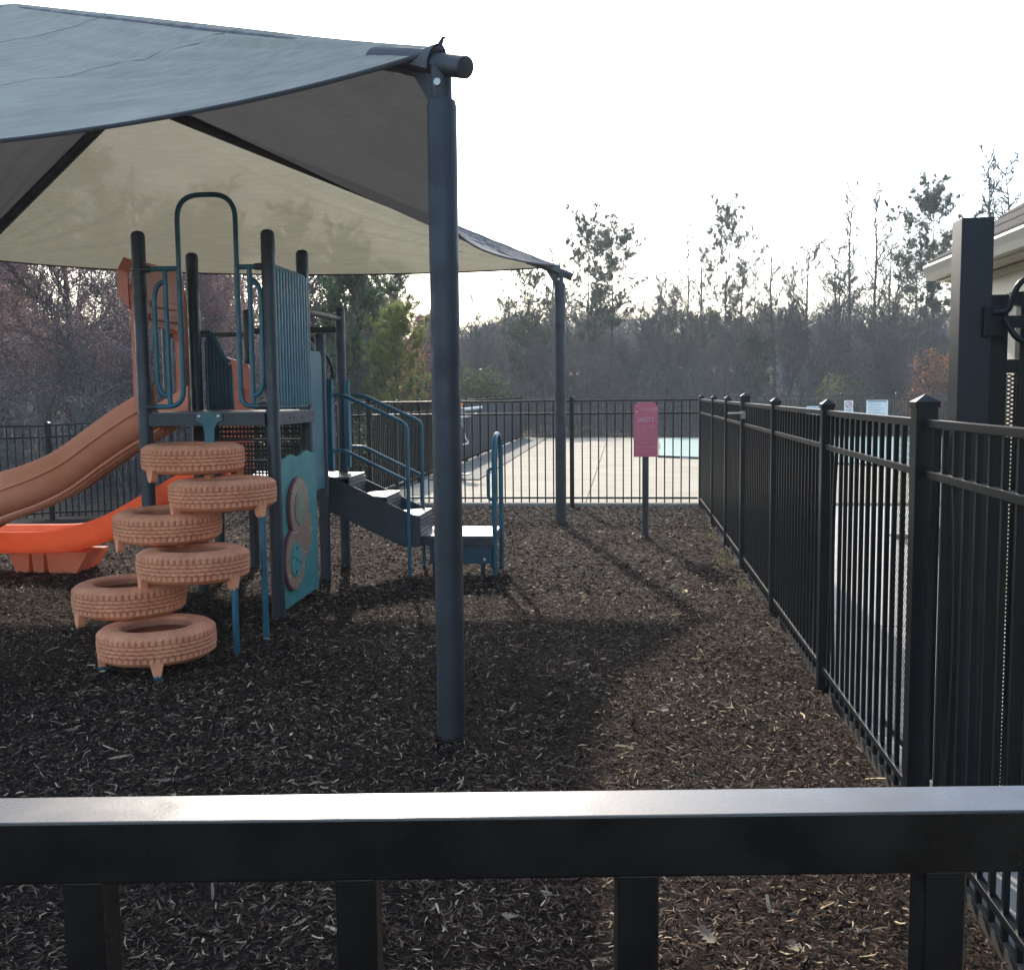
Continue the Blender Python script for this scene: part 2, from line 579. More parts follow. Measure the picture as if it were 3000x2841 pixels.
# pool cover: pleated strips
pc = Thing('pool_cover', (6, 30, 0.05), 'pale teal winter cover stretched over the swimming pool', 'pool cover')
outline = [(0.87, 25.4), (6.2, 21.6), (13.6, 21.6), (13.6, 35.25), (1.2, 35.25)]


def xr(y):
    pts = []
    n = len(outline)
    for i in range(n):
        (x0, y0), (x1, y1) = outline[i], outline[(i + 1) % n]
        if (y0 - y) * (y1 - y) <= 0 and abs(y1 - y0) > 1e-6:
            pts.append(x0 + (x1 - x0) * (y - y0) / (y1 - y0))
    return min(pts), max(pts)


cm = MB()
rows = []
yy = np.arange(21.62, 35.24, 0.11)
for k, y in enumerate(yy):
    a, b = xr(float(y))
    rows.append([(a + (b - a) * t, float(y), 0.075 + (0.022 if k % 4 < 2 else 0.0) + 0.012 * math.sin(t * 9 + y)) for t in np.linspace(0, 1, 16)])
cm.grid(rows)
pc.part('cover_sheet', cm, 'pool', smooth=True)
strap = MB()
for p, q in ((outline[0], outline[1]), (outline[0], outline[4]), (outline[1], outline[2])):
    strap.bar((p[0], p[1], 0.07), (q[0], q[1], 0.07), 0.06, 0.05)
pc.part('edge_strap', strap, 'joint')
for (x, y) in ((1.5, 24.95), (3.4, 23.6), (5.0, 22.45), (0.8, 28.0), (0.95, 31.5), (7.5, 21.45), (9.5, 21.45)):
    pc.part('anchor_ring', MB().tube(arc((x, y), 0.13, 0, 6.2, 10, lambda u, v: (u, v, 0.07)), 0.012, 5), 'lift')

# coping blocks on the left of the deck (grey band beside the windscreen fence)
cop = tag(link('paver_border', MB().box((-3.15, 27.6, 0.048), (0.95, 17.6, 0.012)).mesh('paver_border', 'joint', (-3.1, 27, 0)), None, (-3.1, 27, 0)), kind='structure')
for k in range(18):
    y = 18.85 + k * 0.97 + 0.48
    b = MB().box((-3.15, y, 0.056), (0.93, 0.955, 0.02), ch=0.004)
    link('paver', b.mesh('paver', 'paver', (-3.1, 27, 0)), cop)


# ------------------------------------------------------------------ fences
def unit_box_mesh(name, sx, sy, sz, m, ch=0.0):
    return MB().box((0, 0, 0), (sx, sy, sz), ch=ch).mesh(name, m)


def cap_mesh(w, m):
    b = MB()
    h = w / 2 + 0.005
    vs = [(-h, -h, 0), (h, -h, 0), (h, h, 0), (-h, h, 0), (-h, -h, 0.022), (h, -h, 0.022), (h, h, 0.022), (-h, h, 0.022), (0, 0, 0.05)]
    fs = [(0, 3, 2, 1), (0, 1, 5, 4), (1, 2, 6, 5), (2, 3, 7, 6), (3, 0, 4, 7), (4, 5, 8), (5, 6, 8), (6, 7, 8), (7, 4, 8)]
    return b.add(vs, fs).mesh('post_cap', m)


def fence(name, label, posts, top=1.55, second=1.365, bottom=0.14, pw=0.018, sp=0.1166, post_w=0.062, post_top=1.565, ext=0.055,
          m='fence', rail_h=0.028, rail_w=0.030, skip_post=(), bent=(), joined=False, group=None, wide=()):
    """posts = [(x, y, z)], one thing: posts with caps, rails and single pickets"""
    T = Thing(name, posts[0], label, 'fence', group)
    capm = cap_mesh(post_w, m)
    d0 = Vector(posts[-1]) - Vector(posts[0])
    ang = math.atan2(d0.y, d0.x)
    pm = unit_box_mesh('picket', pw, pw, top - rail_h - 0.004 - ext, m)
    postm = unit_box_mesh('post', post_w, post_w, post_top + 0.02, m, 0.003)
    big_post = unit_box_mesh('post', post_w * 1.25, post_w * 1.25, post_top + 0.05, m, 0.003)
    big_cap = cap_mesh(post_w * 1.25, m)
    for i, p in enumerate(posts):
        if i in skip_post:
            continue
        bigp = i in wide
        po = T.inst('post', big_post if bigp else postm, (p[0], p[1], p[2] + (post_top + (0.03 if bigp else 0.0)) / 2 - (0.01)), rot=(0, 0, ang))
        c = link('post_cap', big_cap if bigp else capm, po, (0, 0, (post_top + (0.05 if bigp else 0.02)) / 2 - 0.004))
    cnt = 0
    jm = MB()
    for i in range(len(posts) - 1):
        a, b = Vector(posts[i]), Vector(posts[i + 1])
        d = b - a
        L = Vector((d.x, d.y, 0)).length
        t = Vector((d.x, d.y, 0)).normalized()
        e0, e1 = post_w / 2 / L, 1 - post_w / 2 / L
        for zr in (top - rail_h / 2, second - rail_h / 2, bottom - rail_h / 2):
            r = MB().bar(a.lerp(b, e0) + Vector((0, 0, zr)), a.lerp(b, e1) + Vector((0, 0, zr)), rail_w, rail_h, ch=0.002)
            T.part('rail', r, m)
        n = max(1, int(round((L - post_w) / sp)) - 1)
        for k in range(1, n + 1):
            f = k / (n + 1)
            p = a.lerp(b, post_w / 2 / L + (1 - post_w / L) * f)
            cnt += 1
            zz = p.z + (top - rail_h - 0.004 + ext) / 2
            if joined:
                jm.box((p.x, p.y, zz), (pw, pw, top - rail_h - 0.004 - ext), rz=ang)
                continue
            if cnt in bent:
                bx, by = bent[cnt]
                bb = MB()
                zt, zb = p.z + top - rail_h - 0.004, p.z + ext
                hw = pw / 2
                rows = []
                for q in range(9):
                    s = q / 8
                    wob = max(0, math.sin(math.pi * min(1, max(0, (s - 0.12) / 0.8)))) if s < 0.85 else 0
                    cx, cy, z = p.x + bx * wob, p.y + by * wob, zb + (zt - zb) * s
                    rows.append([(cx - hw, cy - hw, z), (cx + hw, cy - hw, z), (cx + hw, cy + hw, z), (cx - hw, cy + hw, z), (cx - hw, cy - hw, z)])
                bb.grid(rows)
                T.part('picket', bb, m)
                continue
            T.inst('picket', pm, (p.x, p.y, zz), rot=(rnd.uniform(-.0012, .0012), rnd.uniform(-.0012, .0012), ang))
    if joined:
        T.part('pickets', jm, m, kind='stuff')
    return T


# side fence along the walk (right), towards the pool
FX = 1.105
ry = [0.4275, 2.06, 3.93, 5.75, 7.66, 9.56, 11.12, 12.80, 14.87]
RF = fence('picket_fence', 'long black metal picket fence receding between the mulch and the walkway', [(FX, y, 0) for y in ry], wide=(2, 5), skip_post=(0,),
           bent={40: (0.0, 0.055), 41: (0.0, -0.035), 27: (0.0, 0.05), 28: (0.0, -0.04), 30: (0.005, 0.03), 25: (0.0, -0.05)})
# gate latch lever of the fence gate
RF.part('gate_latch', MB().box((1.02, 9.50, 1.455), (0.15, 0.03, 0.016), ch=0.004).box((1.085, 9.5, 1.44), (0.03, 0.05, 0.07), ch=0.004), 'bolt')
# fence in front of the viewer
NF = Thing('near_fence', (0, 0.42, 0), 'black metal fence right in front of the viewer with its sunlit top rail', 'fence')
NPH = 0.115
nd = Vector((math.cos(NPH), math.sin(NPH), 0))
npt = Vector((-0.045, 0.4145, 0))
NEND = (FX - 0.035 - npt.x) / nd.x
for zr, nm in ((1.475, 'top_rail'), (1.291, 'rail'), (0.07, 'rail')):
    NF.part(nm, MB().bar(npt + nd * -2.4 + Vector((0, 0, zr)), npt + nd * NEND + Vector((0, 0, zr)), 0.0275, 0.0262, ch=0.0010), 'nearfence')
npm = unit_box_mesh('picket', 0.0172, 0.0172, 1.40, 'nearfence', 0.001)
for k in range(-19, 10):
    s_ = {-2: -0.1790, -1: -0.0670, 0: 0.0512, 1: 0.1790}.get(k, 0.0525 + 0.1205 * k)
    if s_ > NEND - 0.04:
        continue
    NF.inst('picket', npm, npt + nd * s_ + Vector((0, 0, 0.7605)), rot=(0, rnd.uniform(-0.002, 0.002), NPH))
for s_ in (-2.43, NEND + 0.036):
    po = NF.part('post', MB().box(npt + nd * s_ + Vector((0, 0, 0.78)), (0.062, 0.062, 1.56), rz=NPH, ch=0.003), 'nearfence')
# far fence along the pool deck
fence('deck_fence', 'black picket fence across the back of the mulch in front of the pool deck', [(-3.75, 14.90, 0), (-2.595, 14.90, 0), (-0.745, 14.90, 0), (1.105 - 0.008, 14.90, 0)], skip_post=(3,))
# rear left fence, falling away to the left
A = Vector((-3.78, 14.86, 0))
lf = [(-3.78, 14.99, 0.0)]
for k in range(1, 4):
    x, y = -3.78 - 1.82 * k, 14.99 + 0.22 * k
    lf.append((x, y, mulch_z(x, y)))
fence('rear_fence', 'black picket fence behind the slides with the wood beyond', lf, skip_post=(0,))
lf2 = [lf[-1]]
for k in range(1, 4):
    x, y = lf[-1][0] - 1.3 * k, lf[-1][1] - 1.3 * k
    lf2.append((x, y, mulch_z(x, y)))
fence('corner_fence', 'black picket fence turning off at the far left edge behind the slide', lf2, skip_post=(0,))
# pool side fence with windscreen
py_ = [15.0, 16.85, 18.7, 20.55, 22.4, 24.25, 26.1, 27.95, 29.8, 31.65, 33.5, 35.1, 36.5]
PF = fence('pool_side_fence', 'black picket fence with dark windscreen along the left of the pool deck', [(-3.80 + 0.007 * (y - 15), y, 0.02) for y in py_], top=1.50, second=1.32, post_top=1.52, ext=0.06, skip_post=(0,))
for i in range(4, len(py_) - 1):
    y0, y1 = py_[i], py_[i + 1]
    w = MB()
    w.grid([[(-3.775 + 0.007 * (y - 15) + 0.006 * math.sin(y * 5 + z * 3), y, z) for y in np.linspace(y0 + 0.04, y1 - 0.04, 8)] for z in np.linspace(0.16, 1.44, 6)])
    PF.part('windscreen', w, 'screen', smooth=True)
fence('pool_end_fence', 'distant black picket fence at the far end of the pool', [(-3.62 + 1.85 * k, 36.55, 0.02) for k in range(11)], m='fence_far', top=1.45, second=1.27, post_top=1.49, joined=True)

# ------------------------------------------------------------------ tall gate post, gate, mesh guard
gp = Thing('gate_post', (1.275, 3.98, 0), 'tall square black steel gate post behind the side fence', 'post')
gp.part('shaft', MB().box((1.275, 3.985, 1.135), (0.113, 0.112, 2.28), ch=0.003), 'gatepost')


def expanded_mesh(mb, frame, w, h, cw=0.018, chh=0.036, t=0.0028):
    """diamond strands; frame(u, v) -> point"""
    nx, ny = int(w / cw), int(h / chh)
    cw, chh = w / nx, h / ny
    for i in range(nx):
        for j in range(ny):
            u, v = i * cw, j * chh
            for (p, q) in (((u, v + chh / 2), (u + cw / 2, v)), ((u + cw / 2, v), (u + cw, v + chh / 2)), ((u + cw, v + chh / 2), (u + cw / 2, v + chh)), ((u + cw / 2, v + chh), (u, v + chh / 2))):
                a, b = Vector(frame(*p)), Vector(frame(*q))
                d = (b - a).normalized()
                nrm = (Vector(frame(1, 0)) - Vector(frame(0, 0))).cross(Vector(frame(0, 1)) - Vector(frame(0, 0))).normalized()
                s = d.cross(nrm) * t
                mb.add([a - s, a + s, b + s, b - s], [(0, 1, 2, 3)])
    return mb


mg = Thing('mesh_guard', (1.19, 4.4, 0), 'black expanded metal guard panel fixed behind the fence next to the gate', 'mesh panel')
mg.part('expanded_metal', expanded_mesh(MB(), lambda u, v: (1.19, 4.06 + v, 0.17 + u), 1.34, 0.62, 0.030, 0.024, 0.0022), 'fence')
mg.part('frame', MB().bar((1.19, 4.05, 0.155), (1.19, 4.70, 0.155), 0.02, 0.03).bar((1.19, 4.05, 1.52), (1.19, 4.05, 0.14), 0.02, 0.03, up=(0, 1, 0)), 'fence')
gt = Thing('walk_gate', (1.36, 3.98, 0), 'black gate leaf with mesh and lever handle cut off at the right edge', 'gate')
for x in (1.370, 1.472, 2.30):
    gt.part('stile', MB().box((x, 3.98, 1.03), (0.060, 0.05, 1.94), ch=0.003), 'fence')
for z in (0.10, 1.74, 1.985):
    gt.part('rail', MB().box((1.8365, 3.98, z), (0.865, 0.044, 0.05), ch=0.003), 'fence')
gt.part('expanded_metal', expanded_mesh(MB(), lambda u, v: (1.403 + u, 3.98, 0.13 + v), 0.866, 1.58, 0.027, 0.0155, 0.0029), 'fence')
hp = rounded([(1.33, 3.90, 1.93), (1.37, 3.88, 1.93), (1.40, 3.86, 2.05), (1.55, 3.86, 2.05), (1.55, 3.86, 1.82), (1.40, 3.86, 1.82), (1.36, 3.88, 1.91)], 0.05, 5)
gt.part('lever_handle', MB().tube(hp, 0.011, 10), 'fence')
gt.part('lock_box', MB().box((1.335, 3.935, 1.90), (0.075, 0.06, 0.11), ch=0.006).box((1.47, 3.95, 1.90), (0.16, 0.03, 0.045), ch=0.004), 'fence')
coil = [(1.475 + 0.012 * math.cos(a * 2.2), 3.84 + 0.012 * math.sin(a * 2.2), 2.03 - a * 0.0042) for a in range(0, 45)]
gt.part('coiled_cord', MB().tube(coil, 0.0035, 6), 'signgrey')

# ------------------------------------------------------------------ clubhouse at the right
cb = Thing('clubhouse', (6, 5, 0), 'cream clubhouse corner with shingled roof behind the gate post', 'building')
EX, EY, EZ = 2.48, 8.75, 2.62
wallm = MB()
WX, WY = 2.74, 8.22
wz = EZ - 0.10
# west wall with one window opening, north wall
wy0, wy1, wz0, wz1 = 6.45, 7.58, 0.95, 2.32
for (y0, y1, z0, z1) in ((-4, wy0, 0, wz), (wy1, WY, 0, wz), (wy0, wy1, 0, wz0), (wy0, wy1, wz1, wz)):
    wallm.box((WX + 0.1, (y0 + y1) / 2, (z0 + z1) / 2), (0.2, y1 - y0, z1 - z0))
wallm.box((WX + 3.7, WY - 0.1, wz / 2), (7.0, 0.2, wz))
cb.part('wall', wallm, 'wall')
wf = cb.part('window', MB().box((WX + 0.12, (wy0 + wy1) / 2, (wz0 + wz1) / 2), (0.02, wy1 - wy0, wz1 - wz0)), 'glass')
fr = MB()
for y in (wy0 + 0.03, (wy0 + wy1) / 2, wy1 - 0.03):
    fr.box((WX + 0.055, y, (wz0 + wz1) / 2), (0.09, 0.06, wz1 - wz0))
for z in (wz0 + 0.03, wz1 - 0.03):
    fr.box((WX + 0.05, (wy0 + wy1) / 2, z), (0.08, wy1 - wy0 - 0.01, 0.06))
cb.part('window_frame', fr, 'gutter', parent=wf)
cb.part('soffit', MB().box((EX + 0.16, 2.35, EZ - 0.085), (0.20, 12.7, 0.02)).box((EX + 4.2, EY - 0.34, EZ - 0.087), (7.0, 0.55, 0.02)), 'wall')
cb.part('frieze_board', MB().box((WX - 0.012, 2.1, wz - 0.12), (0.024, 12.2, 0.16)).box((WX - 0.022, 2.1, wz - 0.03), (0.045, 12.2, 0.05)), 'gutter')
gprof = [(0.0, 0.0), (0.0, 0.12), (-0.09, 0.12), (-0.095, 0.10), (-0.075, 0.05), (-0.06, 0.0)]
cb.part('gutter', MB().prism(gprof, 13.0, lambda u, v, w: (EX + 0.03 + u, EY - w, EZ - 0.09 + v)), 'gutter')
cb.part('fascia', MB().box((EX + 0.045, 2.3, EZ - 0.03), (0.03, 12.8, 0.15)).box((EX + 4.1, EY - 0.015, EZ - 0.03), (8.0, 0.03, 0.15)), 'gutter')
# hip roof: shingle courses stepped up the west slope and north slope
pitch = 0.70
nc = 22
course = 0.20
for k in range(nc):
    h0, h1 = k * course, (k + 1) * course + 0.03
    b = MB()
    z0, z1 = EZ + 0.05 + h0 * pitch + 0.012, EZ + 0.05 + h1 * pitch
    b.add([(EX - 0.02 + h0, EY + 0.02 - h0, z0), (EX - 0.02 + h1, EY + 0.02 - h1, z1), (EX - 0.02 + h1, -6, z1), (EX - 0.02 + h0, -6, z0),
           (EX - 0.02 + h0, EY + 0.02 - h0, z0 - 0.012), (EX - 0.02 + h0, -6, z0 - 0.012)], [(0, 1, 2, 3), (0, 3, 5, 4)])
    b.add([(EX - 0.02 + h0, EY + 0.02 - h0, z0), (14 - h0, EY + 0.02 - h0, z0), (14 - h1, EY + 0.02 - h1, z1), (EX - 0.02 + h1, EY + 0.02 - h1, z1)], [(0, 1, 2, 3)])
    cb.part('shingle_course', b, 'shingle')

# ------------------------------------------------------------------ shade canopy
C1, C2, C3, C4 = Vector((-0.81, 4.667, 0)), Vector((-0.775, 12.70, 0)), Vector((-8.50, 12.70, 0)), Vector((-8.50, 4.667, 0))
H1, H2, H3, H4 = C1 + Vector((0, 0, 3.20)), C2 + Vector((0, 0, 3.20)), C3 + Vector((0, 0, 3.50)), C4 + Vector((0, 0, 3.45))
P1, P2 = Vector((-4.68, 7.77, 4.70)), Vector((-4.68, 9.60, 4.56))
CN = Thing('shade_canopy', (-4.6, 8.7, 0), 'large grey fabric shade canopy on dark posts over the play structure', 'canopy')
for c, ztop in ((C1, 2.97), (C2, 3.0), (C3, 3.28), (C4, 3.24)):
    col = CN.part('column', MB().lathe([(0.0, -0.05), (0.066, -0.05), (0.067, ztop - 0.03), (0.062, ztop - 0.006), (0.050, ztop), (0.0, ztop)], 28, (c.x, c.y, 0)), 'column')
    CN.part('neck', MB().lathe([(0.048, ztop - 0.03), (0.047, ztop + 0.14), (0.0, ztop + 0.14)], 22, (c.x, c.y, 0)), 'column', parent=col)
for c, h, p in ((C1, H1, P1), (C2, H2, P2), (C3, H3, P2), (C4, H4, P1)):
    a = h + Vector((0, 0, -0.075))
    b = p + Vector((0, 0, -0.064))
    d = (b - a).normalized()
    e = a - d * 0.17
    t = CN.part('hip_beam', MB().tube([e, e + d * 0.002, b - d * 0.02], [0.044, 0.048, 0.048], 18), 'column')
    CN.part('clamp_bolt', MB().lathe([(0, 0.0), (0.016, 0.0), (0.016, 0.012), (0, 0.014)], 10, (c.x - 0.01, c.y - 0.056, h.z - 0.165), axis='Y'), 'bolt', parent=t)
    # gusset where the beam meets the column
    gd = Vector((d.x, d.y, 0)).normalized()
    g0 = Vector((c.x, c.y, h.z - 0.09))
    gm = MB()
    side = Vector((-gd.y, gd.x, 0)) * 0.012
    poly = [g0, g0 + gd * 0.22 + Vector((0, 0, 0.06)), g0 + gd * 0.16 + Vector((0, 0, -0.02)), g0 + gd * 0.07 + Vector((0, 0, -0.14)), g0 + Vector((0, 0, -0.16))]
    gm.add([q + side for q in poly] + [q - side for q in poly], [(0, 1, 2, 3, 4), (9, 8, 7, 6, 5)] + [(i, (i + 1) % 5, (i + 1) % 5 + 5, i + 5) for i in range(5)])
    CN.part('gusset', gm, 'column', parent=t)
CN.part('ridge_beam', MB().tube([P1 + Vector((0, 0.03, -0.085)), P2 + Vector((0, -0.03, -0.085))], 0.048, 14), 'column')


def patch(Ha, Hb, Pa, Pb, bow, dz, sag, skew=1.0, ripple=0.0):
    """panel between two corners and one or two peaks; returns S(s, t)"""
    mid = (Ha + Hb) / 2
    inward = (Pa + Pb) / 2 - mid
    inward.z = 0
    inward.normalize()

    def Sf(s, t):
        k = 4 * s * (1 - s)
        h = Ha.lerp(Hb, s) + inward * bow * k * (skew + 2 * (1 - skew) * s) + Vector((0, 0, dz * k ** 0.9))
        p = Pa.lerp(Pb, s)
        q = h.lerp(p, t)
        q.z -= sag * k * 4 * t * (1 - t)
        # wrinkles that fan out of the corners along the lines of pull
        if ripple:
            for sc in (s, 1 - s):
                a_, b_ = sc * 8.0, t * 4.2
                r = math.hypot(a_, b_)
                if r > 0.02:
                    ph = math.atan2(b_, a_)
                    q.z += ripple * min(1.0, r / 0.9) * math.exp(-r / 3.2) * (math.sin(ph * 23 + 1.2 * math.sin(r * 0.8)) + 0.6 * math.sin(ph * 41 + 2.0)) * math.sin(2 * ph if ph < math.pi / 4 else math.pi / 2) * (1 - t)
        return q
    return Sf


PAN = [('front', H1, H4, P1, P1, 0.30, -0.40, 0.04), ('right', H1, H2, P1, P2, 0.66, -0.10, 0.03), ('back', H2, H3, P2, P2, 0.35, -0.20, 0.03), ('left', H3, H4, P2, P1, 0.5, -0.2, 0.03)]
LAB = {'front': 'pale grey outer face of the front canopy panel', 'right': 'dark underside of the right canopy panel', 'back': 'sunlit translucent rear canopy panel', 'left': 'left canopy panel'}
for nm, Ha, Hb, Pa, Pb, bow, dz, sag in PAN:
    Sf = patch(Ha, Hb, Pa, Pb, bow, dz, sag, skew=0.5 if nm == 'right' else 1.0, ripple=0.020)
    ns, nt = 150, 70
    mb = MB()
    mb.grid([[Sf(i / ns, j / nt) for i in range(ns + 1)] for j in range(nt + 1)])
    fp = CN.part('fabric_panel', mb, 'fabric' if nm in ('front', 'back') else 'fabric_dimmed', label=LAB[nm], smooth=True)
    CN.part('hem', MB().tube([Sf(i / ns, 0.0) + Vector((0, 0, -0.004)) for i in range(ns + 1)], 0.011, 6), 'hem', parent=fp)
    if nm == 'front':
        for tt in (0.34, 0.67):
            CN.part('seam', MB().tube([Sf(i / 60, tt) + Vector((0, 0, 0.001)) for i in range(61)], 0.003, 5), 'fabric', parent=fp)
    elif nm == 'right':
        CN.part('seam', MB().tube([Sf(0.88, j / 30) - Vector((0, 0, 0.003)) for j in range(30)], 0.008, 5), 'band', parent=fp)
    # doubled cloth along both hips
    for (s0, s1) in (((0.0, 0.05), (0.90, 1.0)) if nm == 'right' else ((0.0, 0.018), (0.982, 1.0))):
        bb = MB()
        bb.grid([[Sf(s0 + (s1 - s0) * q / 4, 0.02 + 0.96 * j / 20) - Vector((0, 0, 0.010)) for q in range(5)] for j in range(21)])
        if nm != 'front':
            CN.part('hip_reinforcement', bb, 'band', parent=fp, smooth=True)
for h, p in ((H1, P1), (H2, P2), (H3, P2), (H4, P1)):
    axis0 = h + Vector((0, 0, -0.075))
    d = ((p + Vector((0, 0, -0.085))) - axis0).normalized()
    w = d.cross(Vector((0, 0, 1))).normalized()
    u = w.cross(d)
    mb = MB()
    rows = []
    for k in range(13):
        t = k / 12
        cx = axis0 + d * (0.03 + 0.42 * t)
        bump = 0.030 * math.exp(-((t - 0.02) / 0.10) ** 2)
        rows.append([cx + w * ((0.058 + 0.03 * t) * math.cos(a)) + u * ((0.058 + bump + 0.022 * t * (1 - t)) * math.sin(a) - 0.012 * t) for a in np.linspace(-0.35, math.pi + 0.35, 13)])
    mb.grid(rows)
    CN.part('corner_sleeve', mb, 'band', smooth=True)
    tip = axis0 + d * 0.04 + u * 0.085
    CN.part('cable_tail', MB().tube([tip - u * 0.03, tip + Vector((0.012, 0, 0.008)), tip + Vector((0.022, -0.01, 0.022)), tip + Vector((0.034, -0.01, 0.018))], [0.016, 0.010, 0.007, 0.005], 8), 'hem')

# ------------------------------------------------------------------ play structure
PS = Thing('play_structure', (-3.0, 8.0, 0), 'dark post play tower with orange slides, steps and a stack of salmon tyres', 'play structure')
XL, XR, YF, YB = -3.50, -2.53, 7.22, 8.20


def ppost(x, y, top, r=0.050, bottom=-0.05):
    return PS.part('post', MB().lathe([(0, bottom), (r, bottom), (r, top - 0.045), (r * 0.93, top - 0.022), (r * 0.7, top - 0.006), (r * 0.35, top), (0, top + 0.001)], 22, (x, y, 0)), 'post')


for (x, y, t) in ((XL, YF, 2.855), (XR, YF, 2.84), (XR - 0.06, YB, 2.83), (XL - 0.02, YB, 2.83), (-2.63, 8.77, 2.195), (-2.65, 9.50, 2.475), (-3.55, 9.50, 2.475), (-4.36, 9.50, 2.36), (-3.60, 8.77, 2.1)):
    ppost(x, y, t, 0.050 if t > 2.5 else 0.046)
# decks with perforated tops
dk = PS.part('deck', MB().box(((XL + XR) / 2, (YF + YB) / 2, 1.535), (0.93, 0.99, 0.016), ch=0.003), 'steptread')
bm_ = MB()
bm_.box(((XL + XR) / 2, YF - 0.032, 1.489), (0.88, 0.03, 0.094), ch=0.004).box(((XL + XR) / 2, YB + 0.02, 1.489), (0.88, 0.03, 0.094), ch=0.004)
bm_.box((XR + 0.012, (YF + YB) / 2, 1.489), (0.028, 0.88, 0.094), ch=0.004).box((XL - 0.012, (YF + YB) / 2, 1.489), (0.028, 0.88, 0.094), ch=0.004)
PS.part('deck_beam', bm_, 'steel', parent=dk)
dk2 = PS.part('deck', MB().box((-3.10, 9.13, 0.925), (0.92, 0.74, 0.016), ch=0.003), 'steptread')
PS.part('deck_beam', MB().box((-3.10, 8.79, 0.87), (0.85, 0.03, 0.09)).box((-3.10, 9.49, 0.87), (0.85, 0.03, 0.09)), 'steel', parent=dk2)
for k in range(12):
    PS.part('bolt_hole', MB().lathe([(0, 0), (0.008, 0), (0.008, 0.003), (0, 0.003)], 8, (XR + 0.027, YF + 0.30 + 0.1 * k if k < 5 else YF + 0.12, 1.49), axis='X'), 'joint', parent=dk) if k in (0, 1, 3) else None


def perforated(x0, x1, z0, z1, y, cell=0.031, r=0.0095):
    mb = MB()
    nx, nz = int((x1 - x0) / cell), max(1, int((z1 - z0) / cell))
    cx, cz = (x1 - x0) / nx, (z1 - z0) / nz
    for i in range(nx):
        for j in range(nz):
            u, v = x0 + (i + 0.5) * cx, z0 + (j + 0.5) * cz
            outer = [(-.5, -.5), (0, -.5), (.5, -.5), (.5, 0), (.5, .5), (0, .5), (-.5, .5), (-.5, 0)]
            vs = [(u + a * cx, y, v + b * cz) for a, b in outer]
            vs += [(u + r * math.cos(math.atan2(b, a)), y, v + r * math.sin(math.atan2(b, a))) for a, b in outer]
            mb.add(vs, [(k, (k + 1) % 8, (k + 1) % 8 + 8, k + 8) for k in range(8)])
    return mb


for (z0, z1, y) in ((1.30, 1.42, 8.33), (1.11, 1.26, 8.50), (0.95, 1.08, 8.66)):
    rs = PS.part('riser', perforated(XL + 0.07, XR - 0.10, z0, z1, y), 'steel')
    PS.part('step_tread', MB().box(((XL + XR) / 2 - 0.015, y + 0.09, z0 - 0.012), (0.80, 0.17, 0.02), ch=0.003), 'steel', parent=rs)
PS.part('step_side', MB().prism([(8.22, 1.44), (8.42, 1.44), (8.62, 1.22), (8.80, 1.02), (8.80, 0.86), (8.22, 0.98)], 0.012, lambda u, v, w: (XR - 0.085 + w, u, v)), 'steel')

# front loop rail: one long bent tube with two grab loops
yb = YF - 0.02
LP = rounded([(XL + 0.05, yb, 1.585), (-3.19, yb, 1.585), (-3.19, yb, 3.093), (-2.757, yb, 3.093), (-2.757, yb, 1.585), (XR - 0.05, yb, 1.585)], 0.175, 9)
lp = PS.part('arch_rail', MB().tube(LP, 0.0185, 12), 'blue')
for sx, xv, xh, xa in ((-1, -3.295, -3.385, -3.19), (1, -2.665, -2.585, -2.757)):
    PS.part('grab_bar', MB().tube([(xv, yb, 2.575), (xv, yb, 1.60)], 0.0185, 12).tube([(XL + 0.04 if sx < 0 else XR - 0.04, yb, 2.578), (xa, yb, 2.578)], 0.0185, 12), 'blue', parent=lp)
    PS.part('grab_loop', MB().tube([(xv + (xh - xv) * (2 * t * (1 - t) + t * t), yb, 2.485 - 0.15 * t * t) for t in np.linspace(0, 1, 9)] + [(xv + (xh - xv) * ((1 - t) ** 2 + 2 * t * (1 - t)), yb, 1.66 + 0.16 * (1 - t) ** 2) for t in np.linspace(0, 1, 9)], 0.0185, 12), 'blue', parent=lp)
    for z in (2.578, 1.585):
        x = XL + 0.055 if sx < 0 else XR - 0.055
        PS.part('rail_clamp', MB().lathe([(0, -0.04), (0.022, -0.04), (0.026, -0.02), (0.026, 0.03), (0.020, 0.045), (0, 0.045)], 12, (x, yb, z), axis='X'), 'post', parent=lp)

# ribbed barrier panel on the right side
bp = MB()
XP = XR - 0.01
Z0, Z1, Y0, Y1 = 1.575, 2.60, YF + 0.12, YB - 0.11
fr_pts = rounded([(XP, Y0 + 0.3, Z1), (XP, Y0, Z1), (XP, Y0, Z0), (XP, Y1, Z0), (XP, Y1, Z1), (XP, Y0 + 0.3, Z1)], 0.07, 6)
rp = PS.part('barrier_panel', MB().tube(fr_pts, 0.014, 10), 'blue')
nb_ = 11
for k in range(nb_):
    y = Y0 + 0.035 + (Y1 - Y0 - 0.07) * k / (nb_ - 1)
    PS.part('rib', MB().tube([(XP, y, Z0 + 0.012), (XP, y, Z1 - 0.012)], 0.030, 10), 'blue', parent=rp)
for z in (1.50, 2.60):
    PS.part('panel_lug', MB().box((XP + 0.012, Y1 + 0.035, z), (0.012, 0.05, 0.10), ch=0.004), 'blue', parent=rp)

